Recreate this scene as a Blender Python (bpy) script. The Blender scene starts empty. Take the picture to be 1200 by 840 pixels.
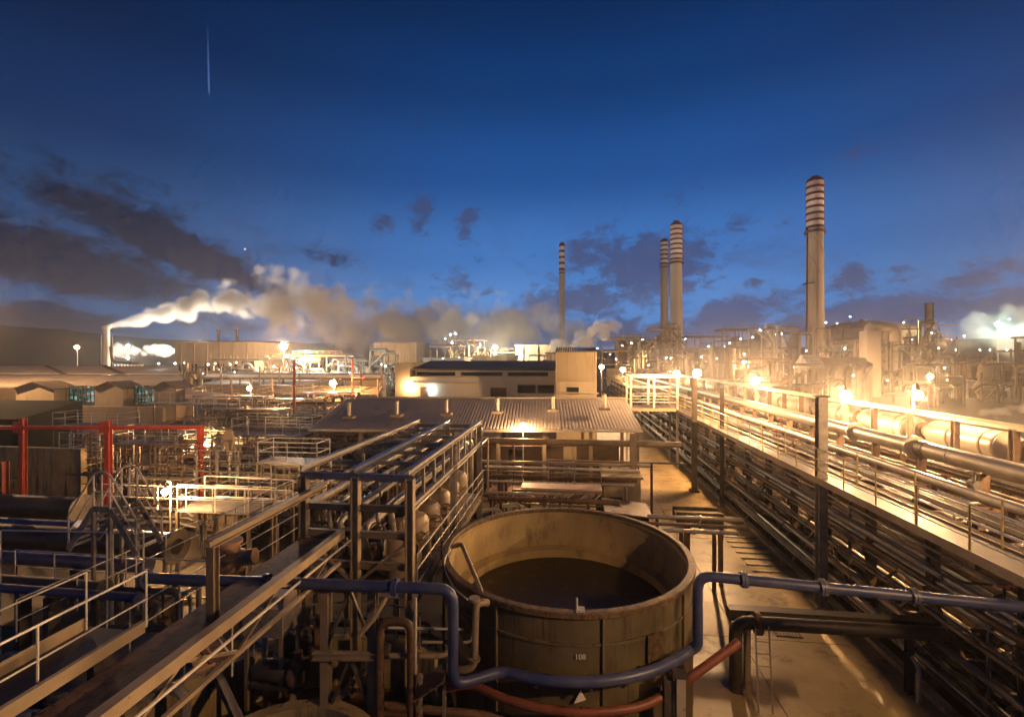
HAZE = 0.0004; LAMP = 5.0
import bpy, math, random
from mathutils import Vector, Matrix
R = random.Random(11)
S = bpy.context.scene
COL = S.collection
PI = math.pi
FOC = 540.0                     # focal length in photo pixels (1200 wide)
YAW = math.atan(68 / FOC)       # the camera looks this far to the left of the pipe rack's direction (+Y)
CAMZ = 9.0
FW = Vector((-math.sin(YAW), math.cos(YAW), 0))
RT = Vector((math.cos(YAW), math.sin(YAW), 0))

def PD(u, v, d):
    """world point seen at photo pixel (u, v), d metres ahead"""
    return RT * ((u - 600) / FOC * d) + FW * d + Vector((0, 0, CAMZ - (v - 420) / FOC * d))
def PG(u, d, z):
    p = PD(u, 420, d); return Vector((p.x, p.y, z))
def PZ(u, v, z):
    return PD(u, v, FOC * (CAMZ - z) / (v - 420))

# ------------------------------------------------------------------ mesh builder
class MB:
    def __init__(s): s.v = []; s.f = []; s.sm = []
    def add(s, vs, fs, smooth=False):
        n = len(s.v); s.v += [tuple(q) for q in vs]
        s.f += [tuple(i + n for i in f) for f in fs]; s.sm += [smooth] * len(fs)
    def box(s, x0, x1, y0, y1, z0, z1):
        s.add([(x0,y0,z0),(x1,y0,z0),(x1,y1,z0),(x0,y1,z0),(x0,y0,z1),(x1,y0,z1),(x1,y1,z1),(x0,y1,z1)],
              [(3,2,1,0),(4,5,6,7),(0,1,5,4),(1,2,6,5),(2,3,7,6),(3,0,4,7)]); return s
    def frame(s, p, q, up):
        p, q = Vector(p), Vector(q); d = (q - p).normalized(); up = Vector(up)
        if abs(d.dot(up)) > .98: up = Vector((0, 1, 0)) if abs(d.y) < .9 else Vector((1, 0, 0))
        sx = d.cross(up).normalized(); return p, q, sx, sx.cross(d).normalized()
    def prism(s, p, q, outline, up=(0,0,1)):
        p, q, a, b = s.frame(p, q, up); n = len(outline)
        vs = [p + a*x + b*y for x, y in outline] + [q + a*x + b*y for x, y in outline]
        fs = [(i, (i+1) % n, n + (i+1) % n, n + i) for i in range(n)]
        fs += [tuple(range(n-1, -1, -1)), tuple(range(n, 2*n))]
        s.add(vs, fs); return s
    def beam(s, p, q, w, h=None, up=(0,0,1)):
        h = h or w; w /= 2; h /= 2
        return s.prism(p, q, [(-w,-h),(w,-h),(w,h),(-w,h)], up)
    def ibeam(s, p, q, w, h, t=.014, up=(0,0,1)):
        w /= 2; h /= 2; k = t / 2
        return s.prism(p, q, [(-w,-h),(w,-h),(w,-h+t),(k,-h+t),(k,h-t),(w,h-t),(w,h),(-w,h),(-w,h-t),(-k,h-t),(-k,-h+t),(-w,-h+t)], up)
    def tube(s, pts, r, n=10, bend=None, r2=None, caps=True):
        pts = [Vector(p) for p in pts]
        if bend is None: bend = r * 3
        out = [pts[0]]
        for i in range(1, len(pts) - 1):
            a, b, c = pts[i-1], pts[i], pts[i+1]
            d1 = (a - b); d2 = (c - b)
            L = min(bend, d1.length * .49, d2.length * .49)
            if L < 1e-4: continue
            A = b + d1.normalized() * L; B = b + d2.normalized() * L
            for k in range(6):
                w = k / 5; out.append(A*(1-w)**2 + b*2*w*(1-w) + B*w*w)
        out.append(pts[-1])
        rings = []; d = (out[1] - out[0]).normalized()
        up = Vector((0, 0, 1)) if abs(d.z) < .9 else Vector((1, 0, 0))
        sx = d.cross(up).normalized()
        for i, p in enumerate(out):
            t = (out[min(i+1, len(out)-1)] - out[max(i-1, 0)]).normalized()
            sx = (sx - t * sx.dot(t)).normalized(); sy = t.cross(sx)
            rr = r if r2 is None else r + (r2 - r) * i / (len(out) - 1)
            rings.append([p + (sx*math.cos(2*PI*k/n) + sy*math.sin(2*PI*k/n)) * rr for k in range(n)])
        vs = [q for g in rings for q in g]; fs = []
        for i in range(len(rings) - 1):
            for k in range(n):
                fs.append((i*n+k, i*n+(k+1) % n, (i+1)*n+(k+1) % n, (i+1)*n+k))
        s.add(vs, fs, True)
        if caps:
            m = len(rings) - 1
            s.add(rings[0], [tuple(range(n-1, -1, -1))]); s.add(rings[m], [tuple(range(n))])
        return s
    def lathe(s, c, prof, n=32, a0=0, a1=2*PI, axis='z', smooth=True):
        c = Vector(c); full = abs(a1 - a0 - 2*PI) < 1e-6; m = n if full else n + 1
        vs = []
        for r, z in prof:
            for k in range(m):
                a = a0 + (a1 - a0) * k / n; x, y = r*math.cos(a), r*math.sin(a)
                vs.append(c + (Vector((x, y, z)) if axis == 'z' else Vector((z, x, y)) if axis == 'x' else Vector((y, z, x))))
        fs = []
        for i in range(len(prof) - 1):
            for k in range(n):
                fs.append((i*m+k, i*m+(k+1) % m, (i+1)*m+(k+1) % m, (i+1)*m+k))
        s.add(vs, fs, smooth); return s
    def ball(s, c, r, n=12, sz=1.0):
        k = max(4, n // 2)
        return s.lathe(c, [(max(1e-4, r*math.sin(PI*i/k)), -r*sz*math.cos(PI*i/k)) for i in range(k+1)], n)
    def sheet(s, quad): s.add(quad, [(0,1,2,3)]); return s

OFF = {}
def obj(name, mb, mat, parent=None, label=None):
    """one mesh object; geometry is given in world coordinates (or in the copyable thing's own)"""
    me = bpy.data.meshes.new(name)
    if parent is not None: off = OFF[parent.name]
    else:
        xs = [q[0] for q in mb.v]; ys = [q[1] for q in mb.v]; zs = [q[2] for q in mb.v]
        off = Vector(((min(xs)+max(xs))/2, (min(ys)+max(ys))/2, min(zs)))
    me.from_pydata([(q[0]-off[0], q[1]-off[1], q[2]-off[2]) for q in mb.v], [], mb.f)
    me.polygons.foreach_set('use_smooth', mb.sm)
    if any(mb.sm): me.set_sharp_from_angle(angle=math.radians(38))
    me.materials.append(mat); me.update()
    o = bpy.data.objects.new(name, me); COL.objects.link(o)
    if parent is not None: o.parent = parent
    else: o.location = off
    OFF[o.name] = Vector(off)
    if label: o['label'] = label
    return o
def tag(o, label, cat, group=None, kind=None):
    o['label'] = label; o['category'] = cat
    if group: o['group'] = group
    if kind: o['kind'] = kind
    return o
def thing(name, label, cat, loc, group=None):
    o = bpy.data.objects.new(name, None); COL.objects.link(o)
    o.empty_display_size = .2; o.location = loc; OFF[o.name] = Vector(loc)
    return tag(o, label, cat, group)
def struct(name, mb, mat):
    o = obj(name, mb, mat); o['kind'] = 'structure'; return o
def dup(root, loc, rotz=0, label=None, scale=None):
    r = root.copy(); COL.objects.link(r); r.location = loc; r.rotation_euler = (0, 0, rotz)
    if scale: r.scale = scale
    if label: r['label'] = label
    for ch in list(root.children):
        c = ch.copy(); COL.objects.link(c); c.parent = r
        for g in list(ch.children):
            d = g.copy(); COL.objects.link(d); d.parent = c
    return r
ORD = ['first','second','third','fourth','fifth','sixth','seventh','eighth','ninth','tenth','eleventh','twelfth','thirteenth',
       'fourteenth','fifteenth','sixteenth','seventeenth','eighteenth','nineteenth','twentieth']

# ------------------------------------------------------------------ materials
def M(name, col, rough=.6, metal=0.0, var=.25, scale=2.0, stain=None, stain_amt=.45, streak=False, bump=.15, rvar=.12, col2=None, runs=None):
    m = bpy.data.materials.new(name); m.use_nodes = True; nt = m.node_tree; N = nt.nodes; L = nt.links
    b = N['Principled BSDF']; b.inputs['Metallic'].default_value = metal
    tc = N.new('ShaderNodeTexCoord'); oi = N.new('ShaderNodeObjectInfo')
    add = N.new('ShaderNodeVectorMath'); add.operation = 'ADD'
    sc = N.new('ShaderNodeVectorMath'); sc.operation = 'SCALE'; sc.inputs['Scale'].default_value = 37
    cmb = N.new('ShaderNodeCombineXYZ')
    for k in 'XYZ': L.new(oi.outputs['Random'], cmb.inputs[k])
    L.new(cmb.outputs[0], sc.inputs[0]); L.new(tc.outputs['Object'], add.inputs[0]); L.new(sc.outputs[0], add.inputs[1])
    mp = N.new('ShaderNodeMapping'); L.new(add.outputs[0], mp.inputs[0])
    if streak: mp.inputs['Scale'].default_value = (1, 1, .12 if streak is True else streak)
    n1 = N.new('ShaderNodeTexNoise'); n1.inputs['Scale'].default_value = scale; n1.inputs['Detail'].default_value = 6; n1.inputs['Roughness'].default_value = .65
    L.new(mp.outputs[0], n1.inputs['Vector'])
    rp = N.new('ShaderNodeValToRGB'); L.new(n1.outputs['Fac'], rp.inputs[0])
    lo = tuple(max(0, c*(1-var)) for c in col); hi = tuple(min(1, c*(1+var)) for c in (col2 or col))
    rp.color_ramp.elements[0].position = .3; rp.color_ramp.elements[0].color = (*lo, 1)
    rp.color_ramp.elements[1].position = .72; rp.color_ramp.elements[1].color = (*hi, 1)
    c = rp.outputs[0]
    if stain:
        n2 = N.new('ShaderNodeTexNoise'); n2.inputs['Scale'].default_value = scale*2.7; n2.inputs['Detail'].default_value = 8; n2.inputs['Roughness'].default_value = .7
        mp2 = N.new('ShaderNodeMapping'); L.new(mp.outputs[0], mp2.inputs[0]); mp2.inputs['Scale'].default_value = (runs, runs, runs*.09) if runs else (1, 1, 1)
        L.new(mp2.outputs[0], n2.inputs['Vector'])
        r2 = N.new('ShaderNodeMapRange'); r2.inputs[1].default_value = .66 - .3*stain_amt; r2.inputs[2].default_value = .8 - .3*stain_amt
        L.new(n2.outputs['Fac'], r2.inputs[0])
        mx = N.new('ShaderNodeMix'); mx.data_type = 'RGBA'; L.new(r2.outputs[0], mx.inputs[0]); L.new(c, mx.inputs[6]); mx.inputs[7].default_value = (*stain, 1)
        c = mx.outputs[2]
    # every object a little lighter or darker than its neighbour
    hs = N.new('ShaderNodeHueSaturation'); mr = N.new('ShaderNodeMapRange'); mr.inputs[3].default_value = .75; mr.inputs[4].default_value = 1.2
    L.new(oi.outputs['Random'], mr.inputs[0]); L.new(mr.outputs[0], hs.inputs['Value']); L.new(c, hs.inputs['Color'])
    L.new(hs.outputs[0], b.inputs['Base Color'])
    r3 = N.new('ShaderNodeMapRange'); r3.inputs[3].default_value = max(.05, rough - rvar); r3.inputs[4].default_value = min(1, rough + rvar)
    L.new(n1.outputs['Fac'], r3.inputs[0]); L.new(r3.outputs[0], b.inputs['Roughness'])
    if bump:
        n3 = N.new('ShaderNodeTexNoise'); n3.inputs['Scale'].default_value = scale*7; n3.inputs['Detail'].default_value = 4
        L.new(mp.outputs[0], n3.inputs['Vector'])
        bp = N.new('ShaderNodeBump'); bp.inputs['Strength'].default_value = bump; bp.inputs['Distance'].default_value = .02
        L.new(n3.outputs['Fac'], bp.inputs['Height']); L.new(bp.outputs[0], b.inputs['Normal'])
    return m
def EM(name, col, strength):
    m = bpy.data.materials.new(name); m.use_nodes = True; nt = m.node_tree; nt.nodes.clear()
    e = nt.nodes.new('ShaderNodeEmission'); e.inputs[0].default_value = (*col, 1); e.inputs[1].default_value = strength
    o = nt.nodes.new('ShaderNodeOutputMaterial'); nt.links.new(e.outputs[0], o.inputs[0]); return m
SODIUM = (1, .57, .25); LED = (.72, .92, 1.0); TEAL = (.25, .8, .75)
m_steel = M('galvanised steel', (.30,.27,.235), .5, .35, .3, 3, (.12,.07,.04), .35)
m_wallp = M('pale rendered wall', (.60,.52,.40), .8, 0, .15, .35, (.35,.26,.17), .25, streak=True)
m_hose = M('orange hose', (.45,.14,.03), .5, 0, .2, 4)
m_deck = M('worn walkway plate', (.125,.10,.07), .5, .1, .25, 1.5, (.2,.14,.09), .3)
m_dark = M('dark painted steel', (.085,.07,.058), .5, .25, .4, 3, (.13,.065,.03), .4)
m_brown = M('rusty brown steel', (.15,.085,.05), .62, .1, .4, 2.5, (.06,.035,.022), .5)
m_pale = M('pale pipe cladding', (.48,.42,.33), .38, .35, .2, 1.6, (.25,.17,.10), .22)
m_tan = M('tan painted steel', (.27,.205,.135), .5, .1, .22, 1.3, (.13,.085,.05), .15)
m_blue = M('blue pipe paint', (.040,.070,.25), .40, .0, .3, 2.5, (.075,.045,.03), .30, col2=(.075,.085,.15))
m_bluegrey = M('worn blue grey pipe paint', (.10,.11,.17), .36, .1, .3, 2.5, (.04,.03,.03), .3)
m_red = M('red gantry paint', (.50,.06,.03), .45, 0, .3, 2, (.14,.03,.02), .3)
m_redpipe = M('faded red pipe paint', (.20,.06,.032), .5, 0, .3, 2.5, (.10,.045,.03), .35)
m_yellow = M('yellow railing paint', (.55,.40,.10), .45, 0, .25, 3, (.22,.13,.06), .3)
m_white = M('white railing paint', (.62,.58,.52), .42, .1, .2, 3, (.25,.2,.15), .2)
m_conc = M('weathered concrete', (.27,.21,.135), .85, 0, .35, .8, (.12,.085,.05), .5, bump=.3)
m_concw = M('streaked concrete wall', (.36,.27,.14), .85, 0, .4, .9, (.10,.07,.04), .55, bump=.25, runs=1.6)
m_tank = M('stained tank wall', (.135,.105,.058), .62, .05, .35, 1.3, (.06,.036,.018), .45, bump=.2, runs=2.2)
m_rim = M('rusted tank rim', (.16,.105,.055), .6, .2, .5, 5, (.07,.035,.016), .6, bump=.3)
m_tankin = M('scaled tank lining', (.36,.26,.115), .75, 0, .28, 1.0, (.19,.13,.06), .4, streak=.45, bump=.3)
m_roof = M('corrugated roof sheet', (.30,.265,.235), .55, .15, .14, .5, (.16,.11,.075), .25)
m_shed = M('old cement roof sheet', (.42,.35,.28), .8, 0, .2, .3, (.17,.13,.1), .3)
m_wall = M('tan rendered wall', (.46,.37,.25), .8, 0, .2, .35, (.25,.17,.1), .3, streak=True)
m_chim = M('chimney concrete', (.50,.42,.33), .8, 0, .18, .12, (.32,.25,.18), .4, streak=True)
m_cwhite = M('chimney white band', (.80,.74,.66), .6, 0, .15, .4, (.4,.3,.22), .2)
m_cred = M('chimney red ring', (.17,.03,.02), .6, 0, .3, .4)
m_plant = M('distant plant steel', (.34,.25,.16), .7, .1, .4, .25, (.15,.1,.06), .4)
m_plantd = M('distant dark steel', (.14,.10,.07), .7, .1, .4, .3, (.07,.05,.03), .4)
m_glass = M('dark window glass', (.02,.022,.025), .12, 0, .2, 1, bump=0)
m_sheet = M('dark green sheeting', (.030,.040,.030), .9, 0, .3, .6, (.06,.05,.035), .3)
m_rubber = M('black rubber', (.03,.028,.026), .6, 0, .3, 3)
m_orange = M('rusty orange plate', (.42,.24,.13), .6, 0, .3, 2, (.2,.11,.06), .35)
m_pink = M('pale pink box lid', (.62,.47,.38), .55, 0, .15, 2, (.35,.25,.18), .2)
# ------------------------------------------------------------------ render, camera
S.render.engine = 'CYCLES'
cy = S.cycles
cy.use_denoising = True; cy.use_adaptive_sampling = True; cy.adaptive_threshold = .04; cy.adaptive_min_samples = 20
try: cy.denoiser = 'OPENIMAGEDENOISE'
except Exception: pass
cy.max_bounces = 3; cy.diffuse_bounces = 2; cy.glossy_bounces = 1; cy.transmission_bounces = 2; cy.volume_bounces = 1; cy.transparent_max_bounces = 8
cy.sample_clamp_indirect = 2.0; cy.sample_clamp_direct = 0; cy.caustics_reflective = False; cy.caustics_refractive = False
cy.volume_max_steps = 256; cy.volume_step_rate = 2.0
S.view_settings.view_transform = 'Standard'; S.view_settings.look = 'None'; S.view_settings.exposure = 0.15; S.view_settings.gamma = 1
cam = bpy.data.cameras.new('camera'); cam.sensor_width = 36; cam.lens = FOC / 1200 * 36; cam.clip_start = .1; cam.clip_end = 6000
co = bpy.data.objects.new('camera', cam); COL.objects.link(co); co.location = (0, 0, CAMZ); co.rotation_euler = (PI/2, 0, YAW)
S.camera = co

# ------------------------------------------------------------------ dusk sky
W = bpy.data.worlds.new('World'); S.world = W; W.use_nodes = True
nt = W.node_tree; N = nt.nodes; L = nt.links
bg = N['Background']
def val(x):
    n = N.new('ShaderNodeValue'); n.outputs[0].default_value = x; return n.outputs[0]
def ma(op, a, b=None, c=None, clamp=False):
    n = N.new('ShaderNodeMath'); n.operation = op; n.use_clamp = clamp
    for i, q in enumerate((a, b, c)):
        if q is None: continue
        if isinstance(q, (int, float)): n.inputs[i].default_value = q
        else: L.new(q, n.inputs[i])
    return n.outputs[0]
def mixc(f, a, b, mode='MIX'):
    n = N.new('ShaderNodeMix'); n.data_type = 'RGBA'; n.blend_type = mode
    for i, q in ((0, f), (6, a), (7, b)):
        if isinstance(q, (int, float)): n.inputs[i].default_value = q
        elif isinstance(q, tuple): n.inputs[i].default_value = (*q, 1)
        else: L.new(q, n.inputs[i])
    return n.outputs[2]
def smooth(x, lo, hi):
    n = N.new('ShaderNodeMapRange'); n.interpolation_type = 'SMOOTHSTEP'; n.inputs[1].default_value = lo; n.inputs[2].default_value = hi
    L.new(x, n.inputs[0]); return n.outputs[0]
def azel(u, v):
    d = RT*((u-600)/FOC) + FW + Vector((0, 0, (420-v)/FOC)); d.normalize()
    return math.atan2(d.x, d.y), math.asin(d.z)
tc = N.new('ShaderNodeTexCoord'); sx = N.new('ShaderNodeSeparateXYZ'); L.new(tc.outputs['Generated'], sx.inputs[0])
az = ma('ARCTAN2', sx.outputs[0], sx.outputs[1]); el = ma('ARCSINE', sx.outputs[2])
# clear twilight gradient, brightest over the place where the sun went down
rp = N.new('ShaderNodeValToRGB'); L.new(ma('MULTIPLY', ma('MAXIMUM', el, 0), 1/1.2), rp.inputs[0])
cr = rp.color_ramp; cr.interpolation = 'EASE'
stops = [(0, (.10,.28,.62)), (.10, (.072,.24,.60)), (.18, (.038,.165,.48)), (.32, (.006,.070,.275)), (.45, (.0005,.034,.150)), (.55, (.0001,.0195,.088)), (1, (.0001,.009,.045))]
cr.elements[0].position, cr.elements[0].color = stops[0][0], (*stops[0][1], 1)
cr.elements[1].position, cr.elements[1].color = stops[-1][0], (*stops[-1][1], 1)
for p, c in stops[1:-1]:
    e = cr.elements.new(p); e.color = (*c, 1)
azc = azel(700, 300)[0]
da = ma('ABSOLUTE', ma('SUBTRACT', az, azc)); da = ma('MINIMUM', da, ma('SUBTRACT', 2*PI, da))
fall = ma('SUBTRACT', 1.0, ma('MULTIPLY', smooth(da, .15, 1.05), .66))
sky = mixc(1.0, rp.outputs[0], fall, 'MULTIPLY')
# a little physical twilight on top
nis = N.new('ShaderNodeTexSky'); nis.sky_type = 'NISHITA'; nis.sun_disc = False
nis.sun_elevation = math.radians(-3.5); nis.sun_rotation = azc; nis.altitude = 100
sky = mixc(.003, sky, nis.outputs[0], 'ADD')
# clouds: wind-torn patches placed by compass direction and height
cv = N.new('ShaderNodeCombineXYZ'); L.new(az, cv.inputs[0]); L.new(el, cv.inputs[1])
def noise(vec, scale, det=6, rough=.6, dist=0):
    n = N.new('ShaderNodeTexNoise'); n.inputs['Scale'].default_value = scale; n.inputs['Detail'].default_value = det
    n.inputs['Roughness'].default_value = rough; n.inputs['Distortion'].default_value = dist; L.new(vec, n.inputs['Vector']); return n.outputs['Fac']
mp = N.new('ShaderNodeMapping'); L.new(cv.outputs[0], mp.inputs[0]); mp.inputs['Scale'].default_value = (1, 1.6, 1); mp.inputs['Location'].default_value = (4.3, 1.7, 0)
nA = noise(mp.outputs[0], 7.5, 9, .58, .25); nB = noise(mp.outputs[0], 27, 9, .68, .5)
nz = ma('ADD', ma('MULTIPLY', nA, .5), ma('MULTIPLY', nB, .5))
def blob(u, v, su, sv, ang, w):
    a0, e0 = azel(u, v); a1 = azel(u + su, v)[0]; e1 = azel(u, v - sv)[1]
    ra = abs(a1 - a0); re = abs(e1 - e0); c, s = math.cos(math.radians(ang)), math.sin(math.radians(ang))
    x = ma('SUBTRACT', az, a0); y = ma('SUBTRACT', el, e0)
    xr = ma('ADD', ma('MULTIPLY', x, c), ma('MULTIPLY', y, s)); yr = ma('SUBTRACT', ma('MULTIPLY', y, c), ma('MULTIPLY', x, s))
    q = ma('ADD', ma('POWER', ma('ABSOLUTE', ma('DIVIDE', xr, ra)), 2), ma('POWER', ma('ABSOLUTE', ma('DIVIDE', yr, re)), 2))
    return ma('MULTIPLY', ma('EXPONENT', ma('MULTIPLY', q, -1)), w)
def blobs(lst):
    t = None
    for b in lst:
        g = blob(*b); t = g if t is None else ma('MAXIMUM', t, g)
    return t
soft = blobs([(60,300,260,55,-14,.95),(200,285,190,34,-20,1.0),(110,215,170,45,-14,.5),(30,375,160,30,0,.9),(390,300,60,20,-12,.55)])
hard = blobs([(755,312,95,52,0,.98),(250,312,70,26,-22,.95),(680,352,90,40,0,.8),(495,250,20,28,-30,.72),(548,258,16,30,-25,.70),(500,165,24,60,-12,.36),(555,330,46,36,0,.52),
              (1000,372,210,26,6,1.0),(860,372,75,28,8,.95),(995,330,42,26,22,.8),(1150,325,70,24,14,.66),(885,332,22,12,0,.72),(867,258,24,16,0,.6),
              (1050,320,30,14,10,.6),(560,385,330,28,0,.8),(790,235,40,26,0,.48),(1180,360,80,30,0,.9),(1010,175,55,20,10,.36),(445,265,24,16,0,.55),(720,388,420,26,0,.86),(930,352,90,22,10,.74),(1080,345,60,16,12,.7),(700,300,50,30,0,.8)])
covS = smooth(ma('ADD', soft, ma('ADD', ma('MULTIPLY', ma('SUBTRACT', nA, .5), .9), ma('MULTIPLY', ma('SUBTRACT', nB, .5), 1.3))), .30, .85)
covH = smooth(ma('ADD', hard, ma('MULTIPLY', ma('SUBTRACT', nz, .5), 3.2)), .32, .74)
ccol = N.new('ShaderNodeValToRGB'); L.new(ma('MULTIPLY', ma('MAXIMUM', el, 0), 2.0), ccol.inputs[0])
ce = ccol.color_ramp.elements; ce[0].position = .02; ce[0].color = (.070,.055,.088, 1); ce[1].position = .5; ce[1].color = (.034,.046,.115, 1)
e = ccol.color_ramp.elements.new(.2); e.color = (.062,.060,.115, 1)
shade = mixc(1.0, ccol.outputs[0], ma('ADD', .62, ma('MULTIPLY', nA, 1.05)), 'MULTIPLY')
shade = mixc(1.0, shade, ma('SUBTRACT', 1.0, ma('MULTIPLY', smooth(ma('MULTIPLY', az, -1), .15, .8), .68)), 'MULTIPLY')
sky = mixc(ma('MULTIPLY', covS, .9), sky, mixc(1.0, shade, (.40,.40,.46), 'MULTIPLY'))
sky = mixc(ma('MULTIPLY', covH, .80), sky, shade)
# thin torn veil low in the sky
mv = N.new('ShaderNodeMapping'); L.new(cv.outputs[0], mv.inputs[0]); mv.inputs['Scale'].default_value = (1, 2.6, 1); mv.inputs['Rotation'].default_value = (0, 0, .25)
nV = noise(mv.outputs[0], 5.5, 10, .66, .9)
veil = ma('MULTIPLY', smooth(nV, .50, .72), ma('MULTIPLY', smooth(ma('MULTIPLY', el, -1), -.42, -.10), .42))
sky = mixc(veil, sky, shade)
# a short aircraft trail high on the left, and the evening star
a0, e0 = azel(245, 112); a1, e1 = azel(243, 15)
tr = ma('SUBTRACT', az, ma('ADD', a0, ma('MULTIPLY', ma('SUBTRACT', el, e0), (a1-a0)/(e1-e0))))
tr = ma('SUBTRACT', 1.0, smooth(ma('ABSOLUTE', tr), .0006, .0022)); tr = ma('MULTIPLY', tr, ma('MULTIPLY', smooth(el, e0-.003, e0+.01), ma('SUBTRACT', 1.0, smooth(el, e0+.01, e1))))
sky = mixc(ma('MULTIPLY', tr, .55), sky, (.10,.19,.42))
a0, e0 = azel(287, 292)
st = ma('SQRT', ma('ADD', ma('POWER', ma('ABSOLUTE', ma('SUBTRACT', az, a0)), 2), ma('POWER', ma('ABSOLUTE', ma('SUBTRACT', el, e0)), 2)))
sky = mixc(ma('SUBTRACT', 1.0, smooth(st, .0008, .0026)), sky, (.8,.85,1.0))
# below the horizon: dark land
sky = mixc(smooth(ma('MULTIPLY', el, -1), 0, .03), sky, (.02,.016,.014))
L.new(sky, bg.inputs['Color']); bg.inputs['Strength'].default_value = 1.0

# ------------------------------------------------------------------ ground
g = MB().sheet([(-1400,-300,0),(1400,-300,0),(1400,1500,0),(-1400,1500,0)])
m_ground = M('trodden plant ground', (.055,.043,.030), .7, 0, .5, .35, (.03,.022,.014), .5, bump=.35)
struct('ground', g, m_ground)
m_yard = M('oily concrete yard', (.46,.335,.165), .45, 0, .35, .45, (.15,.105,.055), .45, bump=.3, rvar=.30)
y = MB()
for j in range(14):                              # cast slabs with open joints
    y0 = 3.0 + j*4.2
    for x0, x1 in ((1.2, 5.4), (5.42, 9.35)):
        y.box(x0, x1, y0, y0 + 4.18, -.1, .05 + .004*((j*7 + int(x0)) % 3))
struct('yard_pavement', y, m_yard)
k = MB().box(9.36, 9.62, 3, 62, -.1, .19)
struct('yard_kerb', k, m_conc)
# hills: one long uneven ridge
h = MB(); nx = 140
rr = random.Random(3); prof = []
for i in range(nx + 1):
    u = -700 + i*2700/nx
    top = 412 - 30*math.exp(-((u+20)/190)**2) - 9*math.exp(-((u-330)/170)**2) - 15*math.exp(-((u-1250)/300)**2) - rr.random()*2.2
    prof.append((u, top))
vs = []; fs = []
for u, top in prof:
    p = PD(u, top, 480); vs += [PG(u, 380, -3), PD(u, 420 - (420-top)*.55, 430), p, PG(u, 600, -3)]
for i in range(nx):
    for q in range(3): fs.append((i*4+q, (i+1)*4+q, (i+1)*4+q+1, i*4+q+1))
h.add(vs, fs, True)
struct('hills', h, M('dark hillside', (.05,.045,.03), .9, 0, .4, .02, bump=0))

# ------------------------------------------------------------------ lamps that really light the plant
_bulb = {}
def bulb_mat(col, I, r):
    key = (col, I, r)
    if key not in _bulb: _bulb[key] = EM('lamp glow', col, I * LAMP / (PI*r*r))
    return _bulb[key]
def ico(mb, c, r):
    t = (1 + 5**.5) / 2
    vs = [Vector(q).normalized()*r + Vector(c) for q in ((-1,t,0),(1,t,0),(-1,-t,0),(1,-t,0),(0,-1,t),(0,1,t),(0,-1,-t),(0,1,-t),(t,0,-1),(t,0,1),(-t,0,-1),(-t,0,1))]
    fs = [(0,11,5),(0,5,1),(0,1,7),(0,7,10),(0,10,11),(1,5,9),(5,11,4),(11,10,2),(10,7,6),(7,1,8),(3,9,4),(3,4,2),(3,2,6),(3,6,8),(3,8,9),(4,9,5),(2,4,11),(6,2,10),(8,6,7),(9,8,1)]
    mb.add(vs, fs, True); return mb
def mast_lamp(p, label, I=120, col=SODIUM, r=.2, foot=0.0, pole_r=.06, mat=None, group=None, cat='lamp', name='mast_lamp'):
    """lamp at p on its own slender pole"""
    p = Vector(p); t = thing(name, label, cat, (p.x, p.y + .25, foot), group)
    obj('pole', MB().tube([(p.x, p.y+.25, foot), (p.x, p.y+.25, p.z+r+.22), (p.x, p.y+.02, p.z+r+.30)], pole_r, 8, bend=.15), mat or m_steel, t)
    obj('base_plate', MB().box(p.x-.16, p.x+.16, p.y+.09, p.y+.41, foot, foot+.03), mat or m_steel, t)
    obj('lamp_hood', MB().lathe((p.x, p.y, p.z), [(.03, r+.30), (.06, r+.24), (r*.45, r+.05), (r*.5, r*.86)], 14), m_dark, t)
    obj('bulb', ico(MB(), p, r), bulb_mat(col, I, r), t)
    return t
def wall_lamp(p, label, I=20, col=LED, r=.14, group=None):
    p = Vector(p); t = thing('wall_lamp', label, 'lamp', p, group)
    obj('bracket', MB().box(p.x-.05, p.x+.05, p.y+r, p.y+r+.25, p.z-.05, p.z+.09), m_dark, t)
    obj('bulb', ico(MB(), p, r), bulb_mat(col, I, r), t)
    return t
# ================================================================== the long pipe rack on the right
RX0, RX1 = 9.75, 16.1
BENTS = [6.0 + 2.6*i for i in range(19)] + [58 + 6.5*i for i in range(9)]
def bent(y, brace):
    t = thing('rack_bent', 'brown steel frame of columns and beams carrying the rack pipes', 'steel frame', (12.8, y, 0), 'steel frames under the long pipe rack')
    for x, top in ((RX0, 4.45), (12.9, 4.45), (RX1, 6.42)):
        obj('column', MB().ibeam((x, y, 0), (x, y, top), .22, .22, .02, (0,1,0)), m_brown, t)
    for z in (1.25, 2.75, 4.3):
        obj('crossbeam', MB().ibeam((RX0-.35, y-.13, z), (RX1+1.9, y-.13, z), .14, .24, .02), m_brown, t)
    obj('walkway_bracket', MB().beam((8.6, y-.13, 4.56), (RX0, y-.13, 4.56), .1, .14), m_brown, t)
    obj('outer_column', MB().ibeam((18.0, y, 0), (18.0, y, 4.6), .2, .2, .02, (0,1,0)), m_brown, t)
    if brace:
        obj('brace', MB().beam((RX0+.02, y+.15, 1.3), (12.9, y+.15, 4.2), .08), m_brown, t)
for i, y in enumerate(BENTS): bent(y, i % 2 == 0)
# bracing along the near face
for i in range(0, 12, 2):
    b = MB().beam((9.62, BENTS[i]+.1, .15), (9.62, BENTS[i+1]-.1, 2.7), .09).beam((9.60, BENTS[i+1]+.1, 2.7), (9.60, BENTS[i+2]-.1, .15), .09)
    tag(obj('cross_brace', b, m_brown), 'pair of sloping brown braces on the yard side of the pipe rack', 'brace', 'sloping braces along the rack side')
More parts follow.
